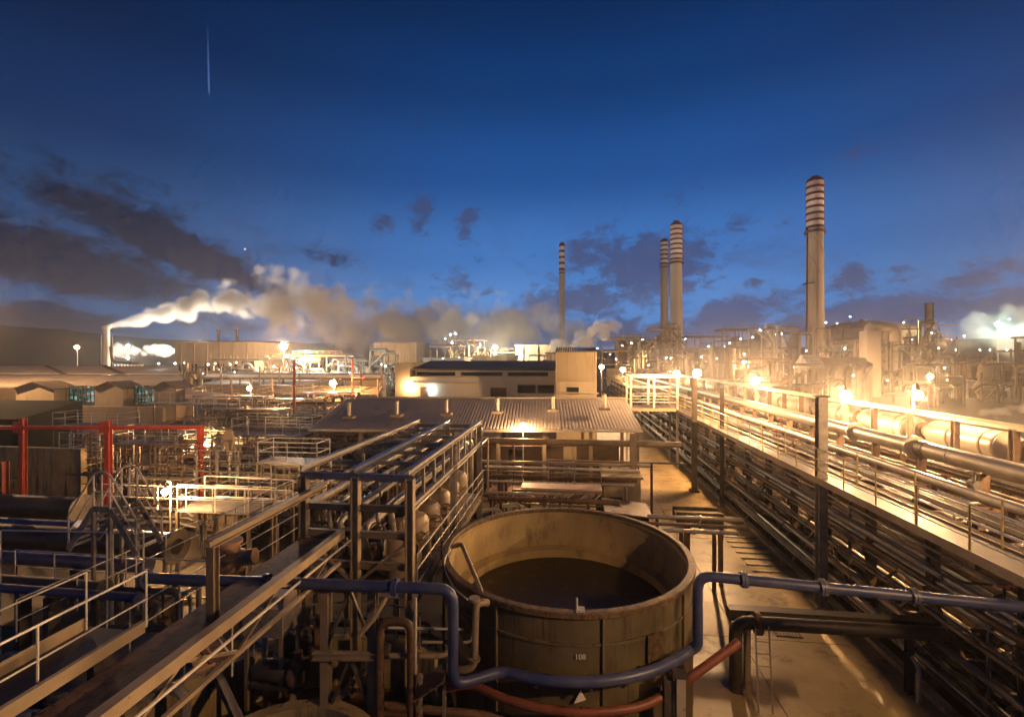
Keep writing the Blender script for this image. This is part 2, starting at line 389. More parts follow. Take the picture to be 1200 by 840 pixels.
# long stringers
for x, z, w, lab in ((9.62, 4.42, .16, 'brown edge beam running below the rack walkway'), (RX1, 6.5, .2, 'pale top rail beam running along the far side of the pipe rack'),
                     (9.6, 2.95, .12, 'brown lower side beam running along the yard face of the pipe rack')):
    tag(obj('rail_beam', MB().ibeam((x, 4, z), (x, 112, z), w, w*1.2, .02), m_tan if z > 6 else m_brown), lab, 'beam')

def flanges(mb, x, z, r, ys):
    for y in ys:
        mb.lathe((x, y, z), [(r*.9, -.05), (r*1.45, -.05), (r*1.45, -.008), (r*1.05, -.006), (r*1.05, .006), (r*1.45, .008), (r*1.45, .05), (r*.9, .05)], 14, axis='y')
    return mb
def rack_pipe(x, z, r, mat, label, y0=3.0, y1=112, nfl=3, group=None, n=12, loops=False):
    pts = [(x, y0, z), (x, y1, z)]
    if loops:                                     # expansion loop
        yl = R.uniform(14, 50); pts = [(x,y0,z),(x,yl,z),(x,yl,z+.5),(x,yl+1.5,z+.5),(x,yl+1.5,z),(x,y1,z)]
    o = obj('pipe', MB().tube(pts, r, n), mat); tag(o, label, 'pipe', group)
    for k in range(nfl):
        yy = R.uniform(7, 24) if k < nfl-1 else R.uniform(24, 60)
        obj('flange', flanges(MB(), x, z, r, [yy]), mat, o)
    return o
# lower tiers
tiers = [('ground', .42, 10), ('lower', 1.42, 15), ('middle', 2.92, 17)]
mats = [m_dark, m_brown, m_steel, m_pale, m_pale, m_tan, m_brown, m_steel]
cname = {m_dark.name:'black', m_brown.name:'rusty brown', m_steel.name:'grey', m_pale.name:'pale clad', m_tan.name:'tan'}
for tn, z, n in tiers:
    x = RX0 - .1
    for k in range(n):
        r = R.choice((.05, .07, .08, .10, .12, .16)) if k else .09
        if k == 4: r = .2
        m = R.choice(mats)
        x += r + .05; ord_ = ORD[k]
        rack_pipe(x, z + r, r, m, f"{cname[m.name]} pipe on the {tn} tier of the rack, {ord_} from the yard side", nfl=2 if k < 9 else 1, n=10, loops=(k % 6 == 5 and tn != 'ground'))
        x += r + R.uniform(.05, .22)
        if x > RX1 - .2: break
# side pipes hung on the yard face
for k, (x, z, r, m, lab) in enumerate(((9.42, 3.45, .07, m_steel, 'thin grey pipe hung highest on the yard face of the rack'), (9.45, 2.3, .06, m_brown, 'thin rusty pipe hung midway up the yard face of the rack'),
        (9.40, 1.7, .09, m_tan, 'tan pipe clipped to the yard face of the rack below the middle'), (9.43, .75, .07, m_dark, 'black pipe clipped low on the yard face of the rack'))):
    rack_pipe(x, z, r, m, lab, nfl=3)
# valves and drops between the tiers
def valve(mat_b, mat_w):
    t = thing('gate_valve', 'proto', 'valve', (0,0,0), 'gate valves among the rack pipes')
    obj('valve_body', MB().lathe((0,0,0), [(.001,-.14),(.13,-.14),(.13,-.10),(.08,-.09),(.11,0),(.08,.09),(.13,.10),(.13,.14),(.001,.14)], 12, axis='y').tube([(0,0,.05),(0,0,.36)], .035, 8), mat_b, t)
    w = MB(); prev = None
    pts = [(.15*math.cos(a*PI/7), .15*math.sin(a*PI/7), .36) for a in range(15)]
    w.tube(pts, .016, 6, bend=.01); w.beam((-.15,0,.36),(.15,0,.36),.02); w.beam((0,-.15,.36),(0,.15,.36),.02)
    obj('handwheel', w, mat_w, t); return t
vp = valve(m_brown, m_red); vp.location = (10.3, 12.4, 3.2); vp['label'] = 'rusty gate valve with red handwheel among the pipe rack tiers'
vq = valve(m_steel, m_dark); vq.location = (11.6, 14.9, 5.35); vq['label'] = 'grey gate valve with black handwheel among the pipe rack tiers'
for k in range(40):
    src = vp if k % 2 else vq
    dup(src, (R.uniform(9.9, 15.2), R.uniform(8, 42), R.choice((1.75, 3.25, 3.2, 4.85, 4.9))), R.choice((0, 0, PI/2)))
for k in range(24):
    x, y = R.uniform(9.4, 12.5), R.uniform(9, 40); z0 = R.choice((.1, .5, 1.5)); m = R.choice((m_dark, m_brown, m_steel, m_tan))
    tag(obj('riser_pipe', MB().tube([(x, y-.8, z0), (x, y, z0), (x, y, z0+R.uniform(1.5, 3)), (x+R.uniform(.5,1.5), y, z0+3)], R.uniform(.03, .07), 8), m),
        f"thin {cname[m.name]} riser pipe bending up between the pipe rack tiers", 'pipe', f"{cname[m.name]} riser pipes between the rack tiers")
# top deck pipes
x = 10.1; k = 0
while x < RX1 - .3:
    if 12.6 < x < 13.4: x = 13.45
    if 11.35 < x < 11.7: x = 11.9
    r = R.choice((.04, .05, .07, .09, .06)); m = R.choice((m_pale, m_steel, m_tan, m_pale, m_brown))
    rack_pipe(x, 4.44 + r + R.choice((0, .0, .25)), r, m, f"{'thin ' if r < .06 else ''}{cname[m.name]} pipe on the top deck of the rack, {ORD[k]} in from the walkway", nfl=2, n=10)
    x += r*2 + R.uniform(.12, .30); k += 1
rack_pipe(11.55, 5.1, .15, m_pale, 'medium pale clad pipe raised beside the rack walkway', nfl=2, n=18)
big = rack_pipe(13.0, 5.65, .29, m_pale, 'thick pale clad main running the length of the rack top', nfl=3, n=24)
obj('dark_joint', MB().tube([(13.0, 18.6, 5.65), (13.0, 19.0, 5.65)], .31, 24), m_dark, big)
for yy in (12, 17.5, 24, 32):
    obj('cladding_band', MB().tube([(13.0, yy, 5.65), (13.0, yy+.12, 5.65)], .3, 24), m_steel, big)
for i, y in enumerate(BENTS[:22]):
    tag(obj('pipe_saddle', MB().box(12.86, 13.14, y-.1, y+.02, 4.43, 5.37), m_brown), 'brown saddle post holding up the thick pale main on the rack', 'saddle', 'saddle posts under the thick main')
    tag(obj('pipe_saddle', MB().box(11.46, 11.64, y-.1, y+.02, 4.43, 4.96), m_brown), 'short brown saddle post under the raised medium pipe by the walkway', 'saddle', 'saddle posts under the medium pipe')
# fat duct in sections beyond the far rail
for i in range(13):
    y0 = 15.2 + i*5.2
    t = thing('duct_section', f"fat pale insulated duct section behind the far rack rail, {ORD[i]} along from the camera", 'duct', (17.6, y0, 4.7), 'fat duct sections along the far side of the rack')
    obj('shell', MB().lathe((17.6, y0, 5.4), [(.30,0),(.36,.22),(.62,.55),(.62,4.2),(.36,4.6),(.30,4.86)], 26, axis='y'), m_pale, t)
    for q in (.62, 1.2, 2.9): obj('band', MB().lathe((17.6, y0+q, 5.4), [(.60,0),(.645,0),(.645,.09),(.60,.09)], 26, axis='y'), m_tan, t)
    obj('bellows', MB().lathe((17.6, y0+4.86, 5.4), [(.30,0),(.42,.04),(.30,.08),(.42,.13),(.30,.17),(.42,.22),(.30,.26),(.30,.34)], 20, axis='y'), m_brown, t)
    for q in (1.0, 3.4): obj('support', MB().box(17.3, 17.9, y0+q, y0+q+.15, 4.42, 4.84), m_brown, t)
# walkway with its two railings
t = thing('walkway', 'pale lit steel walkway along the yard side of the pipe rack top', 'walkway', (9.1, 55, 4.65))
obj('deck', MB().box(8.62, 9.68, 4, 110, 4.68, 4.73), m_deck, t)
obj('toe_board', MB().box(8.57, 8.60, 4, 110, 4.62, 4.84), m_tan, t)
obj('edge_channel', MB().beam((9.72, 4, 4.70), (9.72, 110, 4.70), .06, .16), m_tan, t)
def railing(name, label, pts, h, mats, every=1.9, r=.022, mid=(.5,), group=None, posts_mat=None, kind='railing', curb=False):
    """posts, mid rails and handrail along a polyline of floor points"""
    pts = [Vector(p) for p in pts]
    t = thing(name, label, kind, pts[0], group)
    up = Vector((0,0,h))
    obj('handrail', MB().tube([p + up for p in pts], r, 8, bend=.12), mats, t)
    for m in mid: obj('mid_rail', MB().tube([p + up*m for p in pts], r*.8, 6, bend=.1), mats, t)
    n = 0
    for a, b in zip(pts, pts[1:]):
        k = max(1, round((b - a).length / every))
        for i in range(k + (b is pts[-1])):
            q = a.lerp(b, i / k); n += 1
            if n <= 98: obj('post', MB().tube([q, q + up], r, 6), posts_mat or mats, t)
    return t
railing('railing', 'yellow posted railing on the outer edge of the rack walkway', [(8.64, 5, 4.73), (8.64, 109, 4.73)], 1.1, m_white, 1.55, .022, (.33, .66), posts_mat=m_yellow)
railing('railing', 'yellow posted railing on the inner edge of the rack walkway', [(9.62, 9, 4.73), (9.62, 109, 4.73)], 1.1, m_white, 2.6, .022, (.33, .66), posts_mat=m_yellow)
# small bracket lamps' masts: thick timber-like posts on the yard side
for y, top, lab, r in ((17.8, 7.62, 'thick dark steel mast at the yard edge, nearest the blue pipe', .15), (32.3, 7.7, 'thick tan mast at the yard edge with a lamp at its head', .15)):
    d = RT  # plain mast
    t = thing('mast', lab, 'mast', (8.95 if y < 20 else 8.3, y, 0)); X = t.location.x
    obj('shaft', MB().ibeam((X, y, 0), (X, y, top), .30, .30, .03, (0,1,0)), m_tan if y > 20 else m_steel, t)
    obj('head_plate', MB().box(X-.2, X+.2, y-.2, y+.2, top, top+.05), m_dark, t)
    obj('foot', MB().box(X-.28, X+.28, y-.28, y+.28, 0, .22), m_conc, t)
t = thing('mast', 'slim dark mast beside the tan lamp mast at the rack', 'mast', (9.2, 29.5, 0))
obj('shaft', MB().ibeam((9.2,29.5,0), (9.2,29.5,7.2), .2, .2, .03, (0,1,0)), m_dark, t)
obj('foot', MB().box(9.0, 9.4, 29.3, 29.7, 0, .2), m_conc, t)
# lamps along the far side of the rack
for (u, v, X, lab, I) in ((1075,463,15.3,'bright sodium lamp behind the fat duct, first of the rack lamps from the right',430), (990,463,15.3,'bright sodium lamp rising just right of the thick dark mast',420),
                       (886,446,15.3,'bright sodium lamp behind the rack, right of the tan lamp mast',450), (793,437,15.6,'bright sodium lamp over the rack beside the tall striped chimney foot',260)):
    ang = math.atan((u-600)/FOC) - YAW; Y = X/math.tan(ang); d = -X*math.sin(YAW) + Y*math.cos(YAW)
    mast_lamp((X, Y, CAMZ - (v-420)/FOC*d), lab, I*.23, r=.21 if d < 25 else .25 if d < 32 else .3 if d < 60 else .42, foot=4.3, mat=m_dark, pole_r=.04)
p = PD(817, 437, 31.2)
t = thing('mast_head_lamp', 'bright sodium lamp on the head of the tan mast', 'lamp', p)
obj('bulb', ico(MB(), p, .27), bulb_mat(SODIUM, 190, .27), t)
obj('bracket', MB().tube([p+Vector((0,.1,.15)), p+Vector((0,.9,.15)), p+Vector((0,1.0,-.1))], .04, 8), m_dark, t)
for (u, v, d, lab) in ((705,430,84,'left sodium lamp of the close pair above the corrugated tower'), (730,433,78,'right sodium lamp of the close pair beyond the corrugated tower')):
    mast_lamp(PD(u, v, d), lab, 80, r=.42)
mast_lamp((15.3, 13.5, 7.4), 'sodium lamp over the near rack pipes, outside the picture', 85, r=.2, foot=4.3)
mast_lamp((8.8, 3.3, 9.6), 'sodium lamp mast at the rack edge beside the viewer, outside the picture', 82, r=.2, pole_r=.09)
# service platform where the cross bridge meets the rack
c0 = PD(738, 478, 38); 
t = thing('service_platform', 'open pale steel platform with railings at the far end of the rack walkway', 'platform', (c0.x+1.9, c0.y, 0))
x0, x1, y0, y1, zf = c0.x, c0.x+3.9, c0.y, c0.y+3, c0.z
obj('floor', MB().box(x0, x1, y0, y1, zf-.25, zf), m_tan, t)
for X in (x0+.1, (x0+x1)/2, x1-.1):
    for Y in (y0+.1, y1-.1): obj('column', MB().ibeam((X, Y, 0 if X != (x0+x1)/2 else zf), (X, Y, zf+2.6), .16, .16, .02), m_pale, t)
for z in (.5, 1.0, 2.6):
    for Y in (y0+.1, y1-.1): obj('rail', MB().beam((x0, Y-.02, zf+z), (x1, Y-.02, zf+z), .07, .07 if z < 2 else .22), m_pale, t)
obj('shelf_beam', MB().beam((x0, y1-.3, zf+1.6), (x1, y1-.3, zf+1.6), .1, .2), m_pale, t)
# the dark elbowed pipe that crosses the yard towards the rack
a = PZ(862, 728, 1.9); b = Vector((9.6, 0, 1.9)); b.y = a.y + (9.6-a.x)*.02
t = thing('pipe_bridge', 'thick dark pipe crossing the yard beside the thick dark mast', 'pipe', (a.x, a.y, 0))
obj('pipe', MB().tube([(a.x, a.y, 0), (a.x, a.y, 1.9), (11.5, b.y, 1.9)], .17, 16, bend=.4), m_dark, t)
obj('collar', MB().lathe((a.x+.55, a.y, 1.9), [(.16,-.07),(.29,-.07),(.29,.07),(.16,.07)], 18, axis='x'), m_brown, t)
obj('box_beam', MB().box(a.x-.05, 9.6, a.y+.32, a.y+.62, 1.75, 2.05), m_dark, t)
obj('leg', MB().ibeam((a.x+.33, a.y+.1, 0), (a.x+.33, a.y+.1, 1.75), .14, .14), m_tan, t)
obj('leg', MB().ibeam((9.0, a.y+.45, 0), (9.0, a.y+.45, 1.74), .16, .16), m_dark, t)
# thin leaning ladder against it
t = thing('ladder', 'narrow steel ladder leaning on the elbow of the dark yard pipe', 'ladder', (a.x+.5, a.y-.6, 0))
for s in (0, .34): obj('rail', MB().beam((a.x+.30+s, a.y-.75, .05), (a.x+.42+s, a.y-.22, 1.95), .04), m_tan, t)
for q in range(7):
    f = (q+.7)/7; obj('rung', MB().tube([(a.x+.30+.12*f, a.y-.75+.53*f, .05+1.9*f), (a.x+.64+.12*f, a.y-.75+.53*f, .05+1.9*f)], .014, 6), m_tan, t)

# extra short runs between the tiers, coloured pale for the look of bright glints
for k in range(46):
    x, y, z = R.uniform(9.5, 13.5), R.uniform(7, 44), R.choice((.35,.9,1.1,1.95,2.25,2.5,3.4,3.7,4.0)); l = R.uniform(1.5, 6); m = R.choice((m_pale, m_steel, m_white, m_tan))
    o = obj('branch_pipe', MB().tube([(x, y, z-.3), (x, y, z), (x, y+l, z), (x+R.uniform(.3,1.2), y+l, z)], R.uniform(.025,.06), 8), m)
    nm = cname.get(m.name, 'white'); tag(o, f"short {nm} branch pipe threaded between the tiers of the pipe rack", 'pipe', f"short {nm} branch pipes in the rack")
for k, x in enumerate((10.6, 14.2)):
    t = thing('cable_tray', ('ladder type cable tray nearer the walkway on the rack top', 'ladder type cable tray near the far rail on the rack top')[k], 'cable tray', (x, 50, 4.9))
    for s in (-.22, .22): obj('side_rail', MB().box(x+s-.015, x+s+.015, 5, 100, 4.86, 4.97), m_steel, t)
    rg = MB()
    for q in range(120): rg.box(x-.2, x+.2, 5.2+q*.45, 5.24+q*.45, 4.875, 4.895)
    obj('rungs', rg, m_steel, t)
    for s in (-.12, -.03, .07, .14): obj('cable', MB().tube([(x+s, 5, 4.92), (x+s+.03, 30, 4.92), (x+s, 60, 4.92), (x+s, 100, 4.92)], .025, 6), m_rubber if s < 0 else m_dark, t)
dr = thing('drain_cover', 'square iron drain grating set in the yard concrete', 'drain', (7.0, 16.2, .06))
obj('frame', MB().box(6.6,7.4,15.8,15.86,.055,.085).box(6.6,7.4,16.54,16.6,.055,.085).box(6.6,6.66,15.86,16.54,.055,.085).box(7.34,7.4,15.86,16.54,.055,.085), m_brown, dr)
gr = MB()
for q in range(7): gr.box(6.68+q*.095, 6.72+q*.095, 15.87, 16.53, .056, .078)
obj('bars', gr, m_dark, dr)

for k in range(20):
    x, z = 9.30 + R.random()*.34, R.uniform(.3, 4.2); m = R.choice((m_pale, m_steel, m_brown, m_tan, m_dark)); y0 = R.uniform(4, 16); y1 = y0 + R.uniform(18, 60)
    o = obj('thin_line', MB().tube([(x+.6, y0, z), (x, y0, z), (x, y1, z), (x, y1, z-.8)], R.uniform(.02,.042), 7), m)
    tag(o, f"thin {cname[m.name]} line strapped along the yard face of the pipe rack", 'pipe', f"thin {cname[m.name]} lines on the rack's yard face")
# ================================================================== the open round tank
TC = PG(662, 12.5, 0); TR = 3.25; TZ = 3.9
t = thing('open_tank', 'large open round rust brown tank with dark liquid inside', 'tank', TC)
obj('wall', MB().lathe(TC, [(TR-.02,0),(TR-.02,TZ-.16),(TR-.16,TZ-.16)], 96), m_tank, t)
obj('rim', MB().lathe(TC, [(TR-.02,TZ-.11),(TR+.05,TZ-.11),(TR+.05,TZ-.01),(TR+.03,TZ+.008),(TR-.11,TZ+.012),(TR-.13,TZ-.01),(TR-.13,TZ-.15)], 96, smooth=False), m_rim, t)
obj('lining', MB().lathe(TC, [(TR-.14,TZ-.1),(TR-.14,3.1),(TR-.16,3.07),(TR-.19,2.72),(TR-.30,2.68),(TR-.46,2.66),(TR-.48,2.2)], 96), m_tankin, t)
m_liq = M('dark process liquid', (.035,.024,.011), .42, 0, .6, .9, (.13,.09,.042), .38, bump=.08, rvar=.12)
obj('liquid', MB().lathe(TC, [(.01,2.42),(TR-.47,2.42)], 64), m_liq, t)
obj('weld_band', MB().lathe(TC, [(TR-.03,3.22),(TR+.012,3.22),(TR+.012,3.27),(TR-.03,3.27)], 96, smooth=False), m_tank, t)
def tank_pt(ang, r, z): return Vector((TC.x + r*math.sin(ang), TC.y - r*math.cos(ang), z))      # ang 0 faces the camera side
for k in range(0): obj('wall_seam', MB().beam(tank_pt(-1.6+k*.8+.13, TR-.02, .2), tank_pt(-1.6+k*.8+.13, TR-.02, 3.7), .035, .02, up=tank_pt(-1.6+k*.8+.13,1,0)-TC), m_tank, t)
a0 = math.atan2(*( (PG(680, 9.25, 0) - TC).x, -(PG(680, 9.25, 0) - TC).y ))
def on_wall(mb, pts2, ang, z, r):
    """flat outline set on the curved wall, facing out"""
    c = tank_pt(ang, r, z); out = tank_pt(ang, 1, 0) - TC; side = Vector((math.cos(ang), math.sin(ang), 0)); n = len(pts2)
    vs = [c + side*x + Vector((0,0,y)) for x, y in pts2] + [c + side*x + Vector((0,0,y)) - out*.02 for x, y in pts2]
    mb.add(vs, [tuple(range(n))] + [(i, i+n, (i+1) % n + n, (i+1) % n) for i in range(n)]); return mb
m_sign = M('white marking', (.75,.72,.65), .5, 0, .08, 4, bump=0); m_black = M('black plate', (.012,.012,.012), .5, 0, .2, 4, bump=0)
def text_mesh(s, size):
    cu = bpy.data.curves.new('number', 'FONT'); cu.body = s; cu.size = size; cu.align_x = 'CENTER'; cu.align_y = 'CENTER'; cu.offset = size*.02
    ob = bpy.data.objects.new('number', cu); COL.objects.link(ob); bpy.context.view_layer.update()
    me = bpy.data.meshes.new_from_object(ob); bpy.data.objects.remove(ob)
    vs = [tuple(v.co) for v in me.vertices]; fs = [tuple(p.vertices) for p in me.polygons]; return vs, fs
vs, fs = text_mesh('108', .15); mb = MB(); c = tank_pt(a0, TR+.014, 3.02); side = Vector((math.cos(a0), math.sin(a0), 0))
mb.add([c + side*v[0] + Vector((0,0,v[1])) for v in vs], fs); obj('painted_number', mb, m_sign, t)
tri = obj('warning_triangle', on_wall(MB(), [(-.13,-.1),(.11,-.02),(.0,.17)], a0, 2.22, TR+.06), m_sign, t)
obj('bracket_rod', MB().tube([tank_pt(a0-.02, TR-.05, TZ-.1), tank_pt(a0-.02, TR-.05, TZ+.28)], .022, 8).box(*(sorted((tank_pt(a0,TR,0).x-.09, tank_pt(a0,TR,0).x+.09))), *(sorted((tank_pt(a0,TR,0).y-.02, tank_pt(a0,TR,0).y+.16))), TZ+.01, TZ+.05), m_white, t)
# blue cooling main: comes in from the left, drops, runs round the tank, rises and leaves to the right
ZL = 4.63; dl = 8.93
pA = PD(170, 677, 9.42); pB = PD(531, 690, dl); ring0 = 2.72
pts = [pA, pB, PD(531, 803, dl-.05)]
ring = []
for k in range(0, 13):
    a = -.34 + k*(1.18/12); ring.append(tank_pt(a, TR+.36, ring0 + .12*k/12))
pts += ring
pR = ring[-1]; top = Vector((pR.x+.12, pR.y-.05, 4.44))
pts += [Vector((top.x, top.y, pR.z+.12)), top, PD(1195, 711, 8.45), PD(1290, 716, 8.45)]
blue = obj('blue_water_pipe', MB().tube(pts, .105, 16, bend=.3), m_blue)
tag(blue, 'long blue pipe that drops, rings the round tank and rises again', 'pipe')
for q in (pA,): obj('end_flange', MB().tube([q - RT*.05, q + RT*.03], .17, 16), m_blue, blue)
for u in (330, 470):
    f = (u-192)/(531-192); q = pA.lerp(pB, f); dd = (pB-pA).normalized(); obj('flange_pair', MB().tube([q - dd*.05, q - dd*.005], .165, 16).tube([q + dd*.005, q + dd*.05], .165, 16), m_blue, blue)
for k in (2, 5, 8, 11):
    q = ring[k]; obj('hanger', MB().box(q.x-.03, q.x+.03, q.y-.05, q.y+.4, q.z-.16, q.z-.11), m_dark, blue)
# faded red ring pipe below
pts = [tank_pt(-.55 + k*.125, TR+.42, 2.22 + (.0 if k < 9 else .06*(k-8))) for k in range(11)]
e = PD(866, 752, 9.3)
pts = [PD(512, 808, 9.4)] + pts + [PD(800, 800, 9.0), e]
rp_ = obj('red_ring_pipe', MB().tube(pts, .085, 12, bend=.25), m_redpipe); tag(rp_, 'faded red pipe hugging the round tank below the blue one', 'pipe')
# pale hooked pipe at the tank's left edge
pts = [PD(529, 641, 12.0), PD(541, 637, 11.9), PD(567, 700, 9.95), PD(571, 708, 9.9)]
hk = obj('hooked_pipe', MB().tube(pts, .055, 10, bend=.12), m_tan); tag(hk, 'pale tan pipe lying slantwise over the left rim of the round tank', 'pipe')
pts = [PD(572, 706, 9.75), PD(558, 706, 9.6), PD(556, 779, 9.4), PD(546, 785, 9.4), PD(520, 783, 9.6)]
hk = obj('drain_pipe', MB().tube(pts, .075, 12, bend=.2), m_tan); tag(hk, 'tan pipe hooking down the outside of the tank at its left edge', 'pipe')
for q in (PD(556, 700, 9.6), PD(556, 770, 9.4)): obj('flange', MB().tube([q, q - Vector((0,0,.05))], .12, 14), m_tan, hk)
wl = obj('sampling_line', MB().tube([PD(530,640,12), PD(520,655,11.6), PD(522,670,11.2), PD(533,690,10.6), PD(548,702,10.0)], .02, 6, bend=.3), m_white); tag(wl, 'thin white line looping outside the left rim of the round tank', 'pipe')
# post and steps right of the tank
p = PD(797, 775, 9.05); pp = thing('support_post', 'pale steel post under the blue riser at the right of the tank', 'post', (p.x, p.y, 0))
obj('post', MB().ibeam((p.x, p.y, 0), (p.x, p.y, 2.8), .17, .2, .02, (0,1,0)), m_pale, pp)
obj('cap_plate', MB().box(p.x-.13, p.x+.13, p.y-.13, p.y+.13, 2.80, 2.83), m_dark, pp)
obj('side_plate', MB().box(p.x-.3, p.x-.12, p.y-.02, p.y+.2, 0, 2.7), m_dark, pp)
st = thing('steel_steps', 'short rusty flight of steps at the foot of the tank post', 'steps', (p.x+.75, p.y, 0))
for s in (.3, 1.05): obj('stringer', MB().beam((p.x+s, p.y-.9, 2.15), (p.x+s, p.y+.9, .1), .05, .2), m_brown, st)
for q in range(8): obj('tread', MB().box(p.x+.32, p.x+1.03, p.y-.95+q*.235, p.y-.72+q*.235, 2.1-q*.26, 2.13-q*.26), m_brown, st)

# ================================================================== framework left of the tank
FX = (-6.55, -5.2, -3.82); FY = (10.7, 14.9, 19.3); FT = 6.2
t = thing('steel_framework', 'tall open steel framework with roof beams but no roof, left of the tank', 'framework', (-5.2, 15, 0))
for y in FY:
    for x in FX:
        if y == FY[1] and x == FX[1]: continue
        obj('column', MB().ibeam((x, y, 0), (x, y, FT-.1), .19, .2, .025, (1,0,0) if y == FY[0] else (0,1,0)), m_tan if y == FY[0] else m_steel, t)
    obj('top_crossbeam', MB().ibeam((FX[0]-.1, y, FT-.08), (FX[2]+.1, y, FT-.08), .14, .16, .02), m_bluegrey if y == FY[0] else m_steel, t)
for x in FX: obj('roof_beam', MB().ibeam((x, FY[0]-.12, FT+.08), (x, FY[2]+.12, FT+.08), .15, .15, .02), m_steel if x != FX[1] else m_bluegrey, t)
for y in (12.1, 13.5, 16.3, 17.8): obj('purlin', MB().beam((FX[0], y, FT-.06), (FX[2], y, FT-.06), .08, .1), m_steel, t)
for z in (5.35, 4.7, 3.95): obj('front_beam', MB().ibeam((FX[0], FY[0]+.05, z), (FX[2], FY[0]+.05, z), .12, .16, .02), m_dark if z > 5 else m_tan, t)
obj('side_beam', MB().ibeam((FX[2]+.02, FY[0]+.1, 5.42), (FX[2]+.02, FY[2], 5.42), .13, .16, .02), m_steel, t)
obj('side_beam', MB().ibeam((FX[0], FY[0]+.1, 5.3), (FX[0], FY[2], 5.3), .13, .16, .02), m_steel, t)
for q in range(1, 9): obj('side_strut', MB().beam((FX[2]+.02, FY[0]+q*.95, 5.5), (FX[2]+.02, FY[0]+q*.95, FT), .07), m_steel, t)
obj('floor_beam', MB().ibeam((FX[2]+.05, FY[0]-.1, 3.1), (FX[2]+.05, FY[2], 3.1), .14, .2, .02), m_tan, t)
obj('floor_beam', MB().ibeam((FX[0], FY[0]-.1, 3.1), (FX[0], FY[2], 3.1), .14, .2, .02), m_tan, t)
dk = MB()
for q in range(28): dk.box(FX[2]-.95, FX[2]-.05, FY[0]+q*.31, FY[0]+q*.31+.26, 3.21, 3.24)
obj('walkway_deck', dk, m_steel, t)
for x0, x1 in ((FX[0]+.1, FX[1]-.12), (FX[2]-.1, FX[1]+.12)): obj('brace', MB().beam((x0, FY[0]-.02, 4.55), (x1, FY[0]-.02, 3.6), .1, .07), m_tan, t)
railing('railing', 'long grey handrail along the right side of the open framework', [(FX[2]+.14, FY[0]+.1, 3.2), (FX[2]+.14, FY[2], 3.2)], 1.05, m_steel, 1.0, .024, (.33,.66))
# drums and pumps inside
d0 = thing('filter_drum', 'proto', 'drum', (0,0,0), 'tan drums standing inside the framework')
obj('shell', MB().lathe((0,0,0), [(.001,0),(.36,0),(.40,.06),(.40,.5),(.43,.52),(.43,.58),(.40,.6),(.40,1.0),(.3,1.14),(.001,1.2)], 24), m_tan, d0)
obj('nozzle', MB().tube([(0,0,1.15),(0,0,1.42)], .08, 12).lathe((0,0,1.4), [(.001,0),(.15,0),(.15,.05),(.001,.05)], 14), m_brown, d0)
obj('side_port', MB().tube([(.3,-.1,.45),(.56,-.1,.45)], .14, 12).lathe((.55,-.1,.45), [(.001,0),(.2,0),(.2,.05),(.1,.06),(.001,.06)], 16, axis='x'), m_tan, d0)
for k, y in enumerate((11.9, 13.2, 14.4, 15.7, 17.0, 18.3)):
    lab = f"tan upright drum inside the open framework behind its right handrail, {ORD[k]} from the front"
    if k == 0: d0.location = (-4.55, y, 3.24); d0['label'] = lab
    else: dup(d0, (-4.55, y, 3.24), k*.4, lab)
pu = thing('pump_motor', 'proto', 'motor', (0,0,0), 'motors inside the framework')
obj('motor_body', MB().lathe((0,0,.3), [(.001,-.4),(.2,-.4),(.22,-.36),(.22,.3),(.15,.4),(.001,.42)], 18, axis='x'), m_dark, pu)
obj('pump_casing', MB().lathe((.55,0,.3), [(.001,-.12),(.26,-.12),(.3,0),(.26,.12),(.001,.14)], 18, axis='x').tube([(.55,0,.3),(.55,0,.75)], .09, 12), m_brown, pu)
obj('base_frame', MB().box(-.45,.75,-.2,.2,0,.08), m_dark, pu)
k = 0
for x, y, a in ((-5.9,12.0,.1),(-5.9,13.7,1.5),(-5.8,15.8,.2),(-5.9,17.6,1.6),(-5.0,12.7,.3)):
    lab = f"grey motor and pump set on the framework floor, {ORD[k]} from the front"
    if k == 0: pu.location = (x, y, 3.2); pu.rotation_euler.z = a; pu['label'] = lab
    else: dup(pu, (x, y, 3.2), a, lab)
    k += 1
fl = MB()
for q in range(14): fl.box(FX[0]+.1, FX[2]-1.0, FY[0]+.25+q*.6, FY[0]+.75+q*.6, 3.12, 3.17)
tag(obj('floor_plates', fl, m_dark), 'dark plate floor inside the open framework', 'floor plates')
for k, (x, z, r, m) in enumerate(((-6.3,5.05,.06,m_pale),(-6.0,4.75,.09,m_steel),(-5.7,5.1,.05,m_bluegrey),(-5.35,4.55,.11,m_pale),(-4.95,5.0,.05,m_white),(-4.6,5.2,.08,m_steel),(-4.25,4.85,.045,m_pale),(-5.5,3.55,.12,m_brown),(-4.9,3.6,.08,m_steel),(-6.2,3.7,.1,m_dark))):
    y1 = FY[2] + R.uniform(0, 6); o = obj('process_pipe', MB().tube([(x, FY[0]+.6+R.random(), 3.3), (x, FY[0]+.6+R.random()*.1, z), (x, y1, z), (x, y1, 2.0)], r, 10), m)
    tag(o, f"pipe running back through the open framework, {ORD[k]} counted from its {'upper left' if k < 7 else 'lower left'} side", 'pipe', 'pipes through the open framework')
    obj('flange', MB().tube([(x, 13.5+k*.3, z), (x, 13.6+k*.3, z)], r*1.6, 12), m, o)
wheel0 = thing('handwheel', 'proto', 'handwheel', (0,0,0), 'handwheels inside the framework')
w = MB().tube([(.2*math.cos(a*PI/8), 0, .2*math.sin(a*PI/8)) for a in range(17)], .022, 7, bend=.01); w.beam((-.2,0,0),(.2,0,0),.025); w.beam((0,0,-.2),(0,0,.2),.025)
obj('wheel', w, m_tan, wheel0); obj('stem', MB().tube([(0,-.05,0),(0,.5,0)], .035, 8), m_brown, wheel0)
